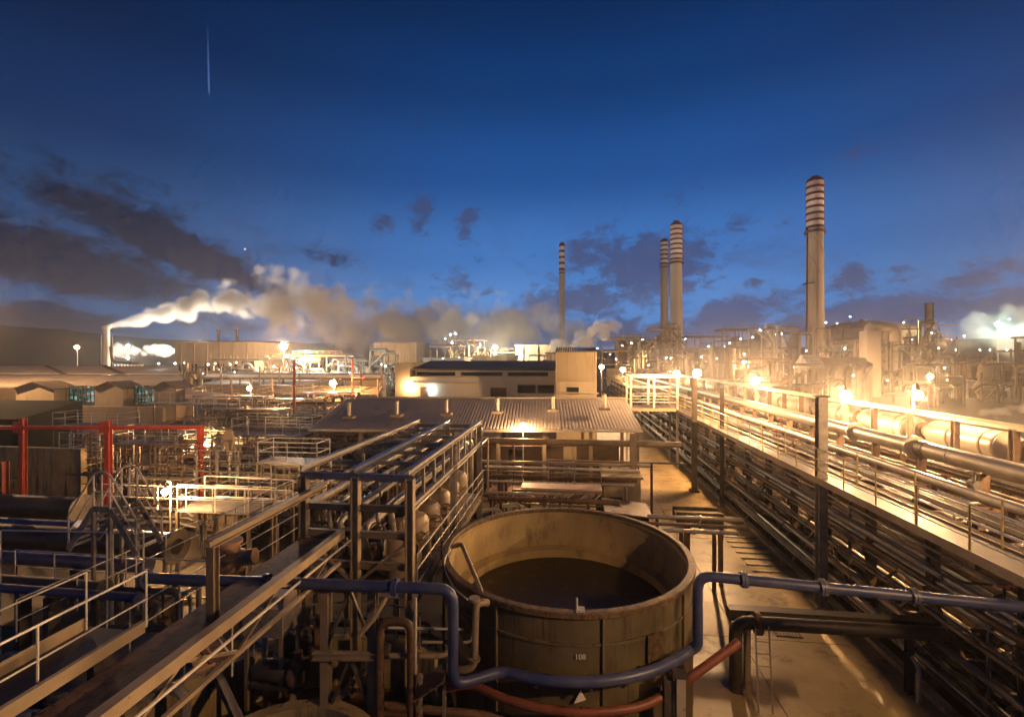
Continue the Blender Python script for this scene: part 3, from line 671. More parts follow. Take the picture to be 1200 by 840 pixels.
for k, (x, y, z) in enumerate(((-4.15,12.6,3.9),(-4.15,13.9,3.95),(-4.15,15.2,3.9),(-4.15,16.4,3.95),(-4.9,11.3,4.6),(-5.7,11.2,4.45))):
    lab = f"tan handwheel on a short stem by the framework {'handrail' if k < 4 else 'front'}, {ORD[k if k < 4 else k-4]} from the camera"
    if k == 0: wheel0.location = (x, y, z); wheel0['label'] = lab
    else: dup(wheel0, (x, y, z), 0, lab)
# trestle in front, under the blue pipe
ta, tb = PG(382, 9.35, 0), PG(437, 9.35, 0)
t = thing('pipe_trestle', 'braced tan steel trestle below the blue pipe, left of the tank', 'trestle', (ta+tb)/2)
for q in (ta, tb): obj('column', MB().ibeam(q, q + Vector((0,0,4.3)), .17, .17, .02, (0,1,0)), m_tan, t)
dx = (tb-ta).normalized()
for z in (4.36, 3.05, 1.6): obj('crossbeam', MB().ibeam(ta - dx*.2 + Vector((0,-.12 if z < 4 else 0,z)), tb + dx*.2 + Vector((0,-.12 if z < 4 else 0,z)), .12, .14, .02), m_tan, t)
mid = (ta+tb)/2
for z0, z1 in ((3.1, 4.3), (1.7, 2.95), (.1, 1.5)):
    for q in (ta, tb): obj('brace', MB().beam(q + Vector((0,.02,z0)), mid + Vector((0,.02,z1)), .07, .05), m_dark, t)
# looped pipes and white conduit between trestle and tank
for k, (pts, r, m, lab) in enumerate((
    ([(445,840,9.2),(445,728,9.2),(482,728,9.1),(482,840,9.1)], .085, m_brown, 'rusty looped pipe between the tan trestle and the tank'),
    ([(487,700,9.1),(487,792,9.1)], .03, m_white, 'pale upright conduit pair left of the blue drop pipe'),
    ([(455,768,9.6),(520,768,9.6),(530,760,9.7)], .06, m_tan, 'tan pipe stub level with the drop of the blue pipe'),
    ([(495,752,9.9),(552,752,9.9),(555,740,9.9)], .03, m_pale, 'thin pale pipe bending up behind the blue drop pipe'),
    ([(455,735,10.4),(545,737,10.4)], .03, m_white, 'thin white pipe running level behind the blue drop pipe'),
    ([(420,745,8.9),(440,722,9.0),(452,700,9.2)], .05, m_tan, 'short tan strut pipe slanting across the trestle top'))):
    o = obj('small_pipe', MB().tube([PD(*q) for q in pts], r, 10, bend=.25), m); tag(o, lab, 'pipe')
a = PD(487, 792, 9.0); t = thing('access_hatch', 'small tilted rusty hatch frame beside the tank foot', 'hatch', (a.x, a.y, 0))
obj('leg', MB().beam((a.x+.1, a.y, 0), (a.x+.1, a.y, 2.85), .06), m_tan, t); obj('leg', MB().beam((a.x+.55, a.y+.1, 0), (a.x+.55, a.y+.1, 3.1), .06), m_tan, t)
obj('panel', MB().prism((a.x+.05, a.y-.1, 2.6), (a.x+.6, a.y, 2.95), [(-.3,-.015),(.3,-.015),(.3,.015),(-.3,.015)]), m_brown, t)

# ================================================================== left foreground: gantry bridge, walkway, launder
K = .85; zk = lambda z: CAMZ - (CAMZ - z)*K
t = thing('conveyor_bridge', 'pair of long tan channel beams running back to the framework', 'bridge', (-6.1, 4.2, 3.6))
obj('side_channel', MB().prism((-6.5*K, -.5, zk(4.0)), (-6.5*K, 10.6, zk(4.0)), [(-.07,-.09),(.10,-.09),(.10,.09),(-.07,.09)]), m_tan, t)
obj('side_channel', MB().prism((-7.75*K, -.5, zk(4.1)), (-7.75*K, 6.4, zk(4.1)), [(-.04,-.09),(.03,-.09),(.03,.09),(-.04,.09)]), m_tan, t)
obj('bed', MB().box(-7.69*K, -6.62*K, -.5, 10.6, zk(3.78), zk(3.83)), m_brown, t)
obj('outer_lip', MB().beam((-6.22*K, -.5, zk(3.82)), (-6.22*K, 10.6, zk(3.82)), .03, .04), m_white, t)
py = 8.35*K; px_ = -7.05*K
obj('portal_post', MB().ibeam((px_, py, zk(3.83)), (px_, py, zk(5.26)), .14, .14, .02), m_tan, t)
obj('top_beam', MB().ibeam((px_, py-.08, zk(5.34)), (px_, FY[0], zk(5.34)), .14, .14, .02), m_tan, t)
for y in (1.5, 5.0): obj('leg', MB().ibeam((-6.55*K, y, 0), (-6.55*K, y, zk(3.84)), .16, .16, .02), m_dark, t); obj('leg', MB().ibeam((-7.7*K, y, 0), (-7.7*K, y, zk(3.84)), .16, .16, .02), m_dark, t)
t = thing('side_walkway', 'narrow dark walkway alongside the tan channel beams', 'walkway', (-7.2, 2.5, 3.9))
obj('deck', MB().box(-9.05*K, -7.95*K, -1, 7.7*K, zk(3.86), zk(3.9)), m_dark, t)
obj('toe_board', MB().box(-9.09*K, -9.06*K, -1, 4.6*K, zk(3.84), zk(4.12)), m_tan, t); obj('toe_board', MB().box(-9.09*K, -9.06*K, 4.75*K, 7.6*K, zk(3.84), zk(4.12)), m_tan, t)
for y in (1, 4, 6.2): obj('leg', MB().beam((-8.5*K, y, 0), (-8.5*K, y, zk(3.85)), .12), m_dark, t)
railing('railing', 'white handrail on the near side of the narrow foreground walkway', [(-7.92*K, -1, zk(3.95)), (-7.92*K, 7.75*K, zk(3.95))], 1.05*K, m_white, 1.6, .017, (.5,))
railing('railing', 'thin white handrail on the far side of the narrow foreground walkway', [(-9.03*K, -1, zk(3.9)), (-9.03*K, 7.6*K, zk(3.9))], 1.08*K, m_white, 1.9, .015, (.5,))
# curved concrete launder in the lower left
def arcwall(name, label, cc, r0, r1, z, a0, a1, mat, cat='wall', zb=0.0):
    mb = MB().lathe(cc, [(r0,zb),(r0,z),(r1,z),(r1,zb)], 40, a0, a1, smooth=False)
    for aa, fl in ((a0,0),(a1,1)):
        c, s = math.cos(aa), math.sin(aa); q = [(cc.x+r0*c,cc.y+r0*s,zb),(cc.x+r0*c,cc.y+r0*s,z),(cc.x+r1*c,cc.y+r1*s,z),(cc.x+r1*c,cc.y+r1*s,zb)]
        mb.add(q if fl else q[::-1], [(0,1,2,3)])
    return tag(obj(name, mb, mat), label, cat, kind='thing')
cc = Vector((-4.93, 7.09, 0)); D_ = PI/180
arcwall('curved_wall', 'outer curved concrete wall of the round basin beside the plank frame', cc, 3.82, 4.1, 2.0, 62*D_, 215*D_, m_concw)
arcwall('curved_wall', 'inner curved concrete wall of the round basin at lower left', cc, 1.6, 1.85, 2.0, 40*D_, 230*D_, m_concw)
arcwall('sludge_channel', 'sludge brown bed of the curved basin channel at lower left', cc, 1.87, 3.80, .9, 40*D_, 230*D_, m_brown, 'channel')
pts = [(cc.x + 3.9*math.cos((70+10*k)*D_), cc.y + 3.9*math.sin((70+10*k)*D_), 2.0) for k in range(13)]
railing('railing', 'dark curved handrail following the concrete basin wall', pts, .9, m_steel, 1.3, .02, (.5,))
for k in range(4):
    a = (85+28*k)*D_; q0 = cc + Vector((1.75*math.cos(a), 1.75*math.sin(a), 1.85)); q1 = cc + Vector((3.95*math.cos(a), 3.95*math.sin(a), 1.85))
    tag(obj('basin_beam', MB().ibeam(q0, q1, .14, .2, .02), m_tan), 'tan beam spanning the round concrete basin channel at lower left', 'beam', 'beams across the round basin')
# tilted board frame
a = PD(247, 760, 8.6)
t = thing('board_frame', 'tilted rusty orange board held in a thin steel frame by the basin', 'frame', (a.x, a.y, 1.9))
obj('board', MB().prism(PD(228, 750, 8.8), PD(241, 783, 8.4), [(-.16,-.02),(.16,-.02),(.16,.02),(-.16,.02)]), m_orange, t)
obj('back_plate', MB().prism(PD(240, 745, 9.0), PD(262, 772, 8.7), [(-.28,-.02),(.28,-.02),(.28,.02),(-.28,.02)], up=(0,.3,1)), m_brown, t)
for p, q in (((219,728,8.8),(219,752,8.8)),((230,728,8.9),(231,752,8.9)),((249,738,8.8),(268,764,8.6)),((259,722,9),(259,745,9)),((272,718,9),(272,792,8.8)),((219,732,8.8),(229,750,8.8))):
    obj('frame_rod', MB().tube([PD(*p), PD(*q)], .018, 6), m_white, t)
# pink-lidded box and pumps under the beams
a = PD(318, 699, 10.2); t = thing('lidded_box', 'pale pink lidded box standing just below the blue pipe', 'box', (a.x, a.y, 0))
obj('lid', MB().prism((a.x-.3, a.y, 3.72), (a.x+.42, a.y+.05, 3.72), [(-.3,-.12),(.3,-.12),(.25,.12),(-.25,.12)]), m_pink, t)
obj('body', MB().box(a.x-.42, a.x+.5, a.y-.36, a.y+.36, 3.05, 3.58), m_steel, t)
for sx_ in (-.36, .44):
    for sy_ in (-.3, .3): obj('leg', MB().beam((a.x+sx_, a.y+sy_, 0), (a.x+sx_, a.y+sy_, 3.05), .07), m_tan, t)
k = 0
for (u, v, d) in ((322,790,10.0),(345,755,11.0)):
    q = PD(u, v, d)
    dup(pu, (q.x, q.y, q.z-.2), .6*k, f"rusty pump set in the dark below the pink box, {ORD[k]} from the tilted board"); k += 1
# fat dark pipes crossing behind the walkway
for k, (v, d, r, m, x1, lab) in enumerate(((596,20,.48,m_dark,96,'thick black pipe farthest back of those crossing behind the stile'),(617,17.5,.2,m_blue,90,'dark blue pipe crossing beneath the steel stile'),
        (640,16.2,.46,m_dark,205,'thick black pipe ending in an open round flange'),(663,14.4,.2,m_bluegrey,172,'blue grey pipe crossing in front of the open flange'),(690,12.5,.2,m_dark,120,'black pipe low behind the foreground handrail'),(700,11.8,.11,m_blue,160,'dark blue pipe low behind the foreground handrail'))):
    e = PD(x1, v, d); s = e - Vector((26, 0, 0)); o = obj('crossing_pipe', MB().tube([s, e], r, 18), m); tag(o, lab, 'pipe')
    if k == 2:
        obj('end_flange', MB().lathe(e, [(r*.55,.0),(r*1.25,0),(r*1.25,.1),(r*.6,.1),(r*.55,0)], 28, axis='x'), m_tan, o)
    else: obj('end_flange', MB().tube([e, e + Vector((.06,0,0))], r*1.25, 18), m, o)
    for x in (-2.5, -8): 
        if e.z - r > .3: obj('support', MB().beam((e.x+x, e.y, 0), (e.x+x, e.y, e.z-r), .16, .3), m_dark, o)
q = PD(250, 640, 15.0); t = thing('valve_casing', 'rusty round valve casing beside the open pipe flange', 'valve', (q.x, q.y, 0))
q = PD(268, 655, 13.2)
obj('casing', MB().lathe((q.x,q.y,q.z), [(.22,-.3),(.42,-.25),(.46,.15),(.30,.2),(.28,.42),(.36,.46),(.36,.54),(.001,.55)], 22), m_orange, t)
obj('neck', MB().tube([q + Vector((.2,0,0)), q + Vector((.75,.1,.1))], .22, 14), m_orange, t); obj('pedestal', MB().box(q.x-.3, q.x+.3, q.y-.3, q.y+.3, 0, q.z-.28), m_conc, t)
# stile: stairs over the pipes
def stile(base, label, w=.85, run=.85, h=1.25, top=.55):
    t = thing('steel_stile', label, 'stairs', base); x, y, z = base
    prof = [(0,0),(run,h),(run+top,h),(run*2+top,0)]
    for s in (0, w):
        for (xa,za),(xb,zb) in zip(prof, prof[1:]): obj('stringer', MB().beam((x+xa,y+s,z+za),(x+xb,y+s,z+zb), .05, .16), m_steel, t)
        obj('handrail', MB().tube([(x+xa, y+s, z+za+d) for (xa,za), d in ((prof[0],.05),(prof[0],1.0),(prof[1],1.0),((run+top/2,h),1.12),(prof[2],1.0),(prof[3],1.0),(prof[3],.05))], .026, 8, bend=.08), m_white, t)
        obj('mid_rail', MB().tube([(x+xa, y+s, z+za+.5) for xa, za in prof], .02, 6, bend=.05), m_white, t)
        for xa, za in prof[1:3] + [(run+top/2, h)]: obj('post', MB().tube([(x+xa,y+s,z+za),(x+xa,y+s,z+za+1.0)], .024, 6), m_white, t)
        for xa, za in prof[1:3]: obj('leg', MB().beam((x+xa,y+s,0),(x+xa,y+s,z+za-.08), .08), m_steel, t)
    obj('landing', MB().box(x+run, x+run+top, y, y+w, z+h-.04, z+h), m_dark, t)
    for q in range(6):
        f = (q+.5)/6
        obj('tread', MB().box(x+run*f-.1, x+run*f+.1, y+.03, y+w-.03, z+h*f-.02, z+h*f), m_dark, t)
        obj('tread', MB().box(x+run+top+run*(1-f)-.1, x+run+top+run*(1-f)+.1, y+.03, y+w-.03, z+h*f-.02, z+h*f), m_dark, t)
b = PD(80, 650, 13.6); stile((b.x, b.y, b.z+.15), 'white railed steel stile stepping over the thick black pipes')
for (u, v, d, w, lab) in ((0, 668, 12.6, 3.2, 'thin bent handrail low at the left edge behind the pipes'), (132, 668, 13.4, .9, 'small white hooped rail right of the steel stile')):
    q = PD(u, v, d); obj_ = obj('hoop_rail', MB().tube([(q.x, q.y, 1.2), (q.x, q.y, q.z+1.1), (q.x+w, q.y+.1, q.z+1.15), (q.x+w, q.y+.1, 1.2)], .024, 8, bend=.1), m_white); tag(obj_, lab, 'rail')

# ================================================================== red gantry and yard of the middle left
def red_post(u, vt, vb, d, t):
    p = PG(u, d, 0); zt = CAMZ - (vt-420)/FOC*d; zb = CAMZ - (vb-420)/FOC*d
    obj('post', MB().ibeam((p.x,p.y,0), (p.x,p.y,zt), .25, .24, .03, (0,1,0)), m_red, t); return p, zt
c = PG(128, 25, 0); t = thing('red_gantry', 'bright red steel gantry with three posts and a long top beam', 'gantry', c)
p0, z0 = red_post(27, 490, 600, 25.0, t); p1, z1 = red_post(127, 493, 600, 25, t); p2, z2 = red_post(235, 499, 580, 25, t)
zb = CAMZ - 80/FOC*25
obj('top_beam', MB().ibeam((p0.x-9, p0.y-1.6, zb+.02), (p2.x+.15, p2.y-.02, zb-.02), .22, .19, .025), m_red, t)
for p in (p0, p1): obj('gusset', MB().box(p.x-.32, p.x+.32, p.y-.25, p.y-.19, zb-.3, zb+.3), m_red, t)
p = PG(3, 21, 0); tag(obj('red_post', MB().ibeam((p.x,p.y,0),(p.x,p.y,4.3), .34,.3,.03,(0,1,0)), M('dark red paint', (.16,.03,.02), .5, 0, .3, 2)), 'dark red post at the left edge in front of the gantry', 'post')
for k, (u, vt, d, lab) in enumerate(((345,421,44,'tall thin red mast left of the corrugated roof'),(413,421,62,'second red mast, standing behind the left end of the corrugated roof'))):
    p = PG(u, d, 0); h = CAMZ - (vt-420)/FOC*d
    t = thing('red_mast', lab, 'mast', p); obj('pole', MB().tube([p, p+Vector((0,0,h))], .13, 8), m_red, t)
    obj('crossarm', MB().beam(p+Vector((-.1,0,h*.72)), p+Vector((1.8,0,h*.72)), .1), m_red, t)
# concrete basins behind the gantry
for (u0, u1, vt, vb, d, lab) in ((-20,112,523,585,30,'streaked yellow concrete basin wall behind the red gantry'),(262,330,529,580,31,'streaked yellow concrete basin wall right of the red gantry'),(245,262,530,580,33,'dark end of a concrete basin right of the gantry')):
    a, b = PD(u0, vt, d), PD(u1, vt, d); tag(obj('basin_wall', MB().box(a.x, b.x, a.y, a.y+.4, 0, a.z), m_concw if u1-u0 > 20 else m_dark), lab, 'basin', kind='thing')
a = PD(0, 470, 36); b = PD(62, 470, 36)
tag(obj('sheeted_shed', MB().prism((a.x-8, a.y+2, a.z-2), (b.x-2.6, b.y+2, a.z-2), [(-2.5,-4.5),(2.5,-4.5),(2.5,.6),(-2.5,1.6)]), m_sheet), 'dark green sheeted low shed in front of the long warehouse', 'shed')

# dark tangle below and behind the beams on the left
TG = 'short pipes in the dark tangle beneath the foreground beams'
for k in range(34):
    if k < 16: x, y, z = R.uniform(-9.5,-4.2), R.uniform(8.2,13.5), R.uniform(.2,2.6)
    else: x, y, z = R.uniform(-19,-9.5), R.uniform(8.5,15.5), R.uniform(.2,2.4)
    m = R.choice((m_dark, m_brown, m_steel, m_tan, m_dark, m_pale)); l = R.uniform(.8, 3.2); dx, dy = R.choice(((l,0),(0,l),(l,.3)))
    o = obj('short_pipe', MB().tube([(x,y,.05),(x,y,z),(x+dx,y+dy,z),(x+dx,y+dy,max(.1,z-1.2))], R.uniform(.035,.11), 9), m)
    tag(o, f"short bent {m.name.split()[0]} toned pipe in the dark tangle beneath the left foreground beams", 'pipe', TG + ' ' + m.name.split()[0])
    obj('flange', MB().tube([(x,y,z*.5),(x,y,z*.5+.06)], .15, 12), m, o)
cb = thing('control_box', 'proto', 'box', (0,0,0), 'small equipment boxes beneath the foreground beams')
obj('cabinet', MB().box(-.3,.3,-.2,.2,.5,1.4), m_steel, cb); obj('cabinet_door', MB().box(-.27,.27,-.225,-.202,.54,1.36), m_tan, cb); obj('stand', MB().box(-.05,.05,-.05,.05,0,.497), m_dark, cb)
for k, (x, y) in enumerate(((-5.2,9.3),(-10.4,12.6),(-13.5,10.5),(-11.5,14.4),(-8.3,11.6))):
    lab = f"small grey cabinet in the dark tangle at lower left, {ORD[k]} from the tank"
    if k == 0: cb.location = (x, y, 0); cb['label'] = lab
    else: dup(cb, (x, y, 0), R.uniform(-.6,.6), lab)
for (x0, x1, y0, y1, z, lab) in ((-12.5,-9.4,9.6,12.4,.9,'low concrete plinth behind the foreground handrails'),(-16.5,-13,11.5,14,1.2,'second low concrete plinth farther left behind the handrails')):
    tag(obj('plinth', MB().box(x0,x1,y0,y1,0,z), m_conc), lab, 'plinth')

# clamps, brackets and bolts on the blue pipe
top_ = Vector((pR.x+.12, pR.y-.05, 4.44)); end_ = PD(1195, 711, 8.45); dd2 = (end_-top_).normalized()
for f in (.16, .42, .70):
    q = top_.lerp(end_, f); obj('flange_pair', MB().tube([q - dd2*.05, q - dd2*.005], .16, 16).tube([q + dd2*.005, q + dd2*.05], .16, 16), m_bluegrey, blue)
    b = MB()
    for k in range(8):
        a = k*PI/4; o_ = Vector((0, math.cos(a), math.sin(a)))*.135; b.tube([q + o_ - dd2*.075, q + o_ + dd2*.075], .012, 6)
    obj('bolts', b, m_dark, blue)
q = pB - Vector((0,0,1.0)); obj('clamp', MB().tube([q, q - Vector((0,0,.06))], .122, 16).box(q.x-.2, q.x+.2, q.y-.02, q.y+.02, q.z-.06, q.z), m_dark, blue)

# web of the conveyor bridge and a light truss beside it
cbr = [o for o in bpy.data.objects if o.name == 'conveyor_bridge'][0]
for k in range(9):
    y0 = .4 + k*1.1; obj('web_diagonal', MB().beam((-6.42*K, y0, zk(3.95)), (-6.42*K, y0+1.1, zk(3.3)), .05) if k % 2 else MB().beam((-6.42*K, y0, zk(3.3)), (-6.42*K, y0+1.1, zk(3.95)), .05), m_tan, cbr)
obj('bottom_chord', MB().beam((-6.42*K, .2, zk(3.27)), (-6.42*K, 10.4, zk(3.27)), .07), m_tan, cbr)
for k, (x, y0, y1, z) in enumerate(((-9.6, 9.0, 15.5, 2.5), (-13.2, 9.5, 15.0, 2.2), (-11.3, 13.0, 20.0, 2.9))):
    railing('railing', ('thin pale railing running back beside the open pipe flange', 'thin pale railing running back under the steel stile', 'thin pale railing running back toward the low stile lamp')[k], [(x, y0, z), (x, y1, z)], 1.0, m_white, 1.3, .018, (.5,))
for k, (x0, x1, y, z) in enumerate(((-17, -10, 12.2, 2.1), (-20, -12, 17.5, 2.6))):
    railing('railing', ('thin pale railing crossing in front of the thick black pipes', 'thin pale railing crossing behind the thick black pipes')[k], [(x0, y, z), (x1, y, z)], 1.0, m_white, 1.3, .018, (.5,))

# rust welds and a bolted manhole on the tank wall
otk = [o for o in bpy.data.objects if o.name == 'open_tank'][0]
for a_, z_ in ((-.75, 2.9), (.62, 3.0)):
    c_ = tank_pt(a_, TR, z_); n_ = (tank_pt(a_, 1, 0) - TC).normalized()
    mh = obj('patch_plate', on_wall(MB(), [(-.22,-.28),(.22,-.28),(.22,.28),(-.22,.28)], a_, z_, TR+.05), m_rim, otk)
for a_ in (-1.25, -.45, .25, .95, 1.5):
    obj('wall_rib', MB().beam(tank_pt(a_, TR+.0, .1), tank_pt(a_, TR+.0, TZ-.12), .05, .07, up=tank_pt(a_, 1, 0)-TC), m_tank, otk)
def slab(quad, th, mb=None):
    mb = mb or MB(); q = [Vector(p) for p in quad]; dn = Vector((0,0,-th))
    mb.add(q + [p+dn for p in q], [(0,1,2,3),(7,6,5,4),(0,4,5,1),(1,5,6,2),(2,6,7,3),(3,7,4,0)]); return mb
# ================================================================== corrugated open shed in the middle
def corr(p00, p10, p11, p01, n, amp):
    """ribbed sheet: ribs run from the p0x edge to the p1x edge"""
    mb = MB(); p00, p10, p11, p01 = map(Vector, (p00, p10, p11, p01)); nrm = (p10-p00).cross(p01-p00).normalized()
    if nrm.z < 0: nrm = -nrm
    vs = []; k = 0
    for i in range(n):
        for f, h in ((0, 0), (.25, 1), (.6, 1), (.85, 0)):
            s = (i + f) / n
            a = p00.lerp(p10, s) + nrm*amp*h; b = p01.lerp(p11, s) + nrm*amp*h
            vs += [a, b, a - nrm*.03, b - nrm*.03]; k += 1
    fs = []
    for i in range(k-1): fs += [(i*4, i*4+4, i*4+5, i*4+1), (i*4+2, i*4+3, i*4+7, i*4+6), (i*4, i*4+2, i*4+6, i*4+4), (i*4+1, i*4+5, i*4+7, i*4+3)]
    mb.add(vs, fs); return mb
f0, f1 = PD(362, 500, 28.8), PD(753, 505, 28.4); b1, b0 = PD(733, 469, 33.9), PD(406, 466, 34.2)
f0.z = f1.z = 4.62; b0.z = b1.z = 6.02
t = thing('open_shed', 'long low shed with a tan corrugated roof and open front', 'shed', ((f0.x+b1.x)/2, (f0.y+b0.y)/2, 0))
rf = obj('roof', corr(f0, f1, b1, b0, 96, .02), m_roof, t)
obj('eave_gutter', MB().beam(f0 + Vector((0,-.06,-.1)), f1 + Vector((0,-.06,-.1)), .12, .12), m_pale, rf)
obj('ridge_cap', MB().beam(b0 + Vector((0,.02,.08)), b1 + Vector((0,.02,.08)), .3, .1), m_tan, rf)
for u in (409, 465, 523, 583, 648, 708):
    p = PD(u, 489, 30.4); s = (p.y - f0.y)/(b0.y - f0.y); z = 4.62 + 1.4*s
    v = obj('vent_pipe', MB().tube([(p.x, p.y, z), (p.x, p.y, z+.98)], .13, 12).lathe((p.x,p.y,z+.98), [(.001,.12),(.2,0),(.13,-.02)], 12), m_pale, t)
    obj('flashing', MB().box(p.x-.35, p.x+.35, p.y-.3, p.y+.3, z-.03, z+.13), m_tan, v)
n = 8
for k in range(n):
    q = f0.lerp(f1, (k+.1)/(n-.8)); obj('column', MB().ibeam((q.x, q.y+.25, 0), (q.x, q.y+.25, 4.5), .22, .22, .02, (0,1,0)), m_tan, t)
    q = b0.lerp(b1, (k+.1)/(n-.8)); obj('column', MB().ibeam((q.x, q.y-.25, 0), (q.x, q.y-.25, 5.9), .22, .22, .02, (0,1,0)), m_brown, t)
obj('tie_beam', MB().ibeam(f0 + Vector((.2,.3,-1.0)), f1 + Vector((-.2,.3,-1.0)), .16, .22, .02), m_brown, t)
for k in range(5):
    q = f0.lerp(f1, .12 + .19*k); obj('rear_wall_panel', MB().box(q.x-1.5, q.x+1.5, q.y+4.6, q.y+4.7, 0, 3.0), m_plantd, t)
w0 = PD(613, 499, 28.2)
t2 = thing('eave_lamp', 'small bright lamp on a thin pole at the corrugated roof edge', 'lamp', (w0.x, w0.y, 0))
obj('bulb', ico(MB(), w0, .19), bulb_mat(SODIUM, 24, .19), t2); obj('pole', MB().tube([(w0.x, w0.y+.02, 0), (w0.x, w0.y+.02, w0.z-.2)], .035, 8), m_white, t2)
# tower box behind the shed
a = PD(652, 440, 39.5); b = PD(699, 440, 39.5)
zt, zr = 9 + .9, 9 - 1.35
t = thing('corrugated_tower', 'square tan tower clad in corrugated sheet behind the shed roof', 'tower', ((a.x+b.x)/2, a.y+1.8, 0))
obj('lower_wall', MB().box(a.x, b.x, a.y, a.y+3.6, 0, zr-.6), m_wall, t)
cl = MB(); n = 18
for k in range(n): cl.box(a.x-.05+(b.x-a.x+.1)*k/n, a.x-.05+(b.x-a.x+.1)*(k+.6)/n, a.y-.09, a.y+3.7, zr-.62, zt-.3)
obj('cladding', cl, m_wall, t); obj('core', MB().box(a.x+.01, b.x-.01, a.y-.03, a.y+3.62, zr-.61, zt-.31), m_wall, t)
rf = MB(); 
for k in range(n): rf.beam((a.x-.1+(b.x-a.x+.2)*(k+.5)/n, a.y-.25, zt-.32), (a.x-.1+(b.x-a.x+.2)*(k+.5)/n, a.y+3.9, zt+.1), .13, .12)
obj('roof', rf, m_plantd, t); obj('ledge', MB().box(a.x-.15, b.x+.15, a.y-.18, a.y-.1, 6.0, 6.14), m_pale, t)
obj('window', MB().box(a.x+.9, a.x+1.9, a.y-.06, a.y-.005, zr-1.7, zr-1.1), m_glass, t)
# two storey building behind
a = PD(463, 425, 47); b = PD(655, 425, 47); y = a.y
t = thing('plant_building', 'tan two storey plant building with flat dark upper roof', 'building', ((a.x+b.x)/2, y+4, 0))
xm = PD(481, 425, 47).x
obj('side_block', MB().box(a.x, xm-.01, y, y+9, 0, 8.55), m_wall, t)
obj('wall', MB().box(xm, b.x, y+.1, y+9, 0, 7.15), m_wallp, t)
obj('upper_roof', slab([(xm, y+.1, 7.95),(b.x-.1, y+.1, 7.95),(b.x-.1, y+7, 8.75),(xm, y+7, 8.75)], .14), m_plantd, t)
obj('upper_wall', MB().box(xm+.4, b.x-.3, y+.5, y+8.6, 7.152, 7.78), m_wallp, t)
for k, (x0, x1) in enumerate(((.6,4.6),(5.2,9.4),(10,14))): obj('window', MB().box(xm+x0, xm+x1, y+.44, y+.52, 7.25, 7.62), m_glass, t)
for k, (x0, x1, z0, z1) in enumerate(((8.3,9.9,3,6.1),(1.1,1.9,3,6.1),(11.0,12.8,5.6,6.4),(13,14.6,5.6,6.4))): obj('door' if z0 == 3 else 'window', MB().box(xm+x0, xm+x1, y+.03, y+.12, z0, z1), m_glass if z0 > 3 else m_brown, t)
for k, (x0, x1) in enumerate(((0.2,14.6),)): obj('string_course', MB().box(xm+x0, xm+x1, y-.0, y+.08, 6.5, 6.62), m_pale, t)
wall_lamp(PD(504, 456, 46.6), 'bluish white lamp on the plant building wall, left of the pair', 8, r=.24)
wall_lamp(PD(563, 457, 46.6), 'bluish white lamp on the plant building wall, right of the pair', 9, r=.26)
wall_lamp(PD(478, 453, 46.5), 'orange lamp at the left corner of the plant building', 10, SODIUM, r=.2)
wall_lamp(PD(612, 458, 46.6), 'cool white lamp added to light the plant building wall near the corrugated tower', 10)  # this lamp and the next are added to brighten the front
wall_lamp(PD(535, 444, 46.9), 'small cool white lamp added to light the wall above the string course', 6)
# ---------------------------------------------------- long left warehouse
a = PD(-40, 428, 82); b = PD(212, 430, 78); zr = 7.75
t = thing('long_warehouse', 'long low warehouse with pale shallow roof and gabled bays', 'warehouse', ((a.x+b.x)/2, a.y, 0))
obj('roof', slab([PD(-80,437,76),PD(213,438,76),PD(206,429,86),PD(-80,428,86)], .15), m_shed, t)
obj('lower_roof', slab([PD(-80,453,63),PD(216,453,63),PD(213,440,75.8),PD(-80,439,75.8)], .15), m_shed, t)
for u in (70, 138): obj('roof_rib', slab([PD(u,437.6,75.9),PD(u+9,437.6,75.9),PD(u-14,427.6,86),PD(u-20,427.6,86)], .1), m_plantd, t)
e = MB(); P_ = [PD(215,454.5,63.1),PD(212,441.5,75.8),PD(205,430.5,85.9)]; Q_ = [Vector((p.x,p.y,0)) for p in P_]
sh_ = Vector((-.3,0,0)); e.add(P_+Q_+[p+sh_ for p in P_]+[p+sh_ for p in Q_], [(0,3,4,1),(1,4,5,2),(6,7,10,9),(7,8,11,10),(0,1,7,6),(1,2,8,7),(0,6,9,3),(2,5,11,8)])
obj('side_wall', e, m_wall, t)
m_teal = EM('teal lit interior', TEAL, .5)
_n = m_teal.node_tree.nodes; _l = m_teal.node_tree.links      # lit shelves and machines behind the dirty glass
_tc = _n.new('ShaderNodeTexCoord'); _nz = _n.new('ShaderNodeTexNoise'); _nz.inputs['Scale'].default_value = 1.3; _nz.inputs['Detail'].default_value = 6; _l.new(_tc.outputs['Object'], _nz.inputs['Vector'])
_rp = _n.new('ShaderNodeValToRGB'); _l.new(_nz.outputs['Fac'], _rp.inputs[0]); _e = _rp.color_ramp.elements; _e[0].position = .42; _e[0].color = (.01,.03,.03,1); _e[1].position = .66; _e[1].color = (.75,.95,.85,1)
_m = _e.new(.55); _m.color = (.08,.32,.28,1); _l.new(_rp.outputs[0], [q for q in _n if q.type == 'EMISSION'][0].inputs[0])
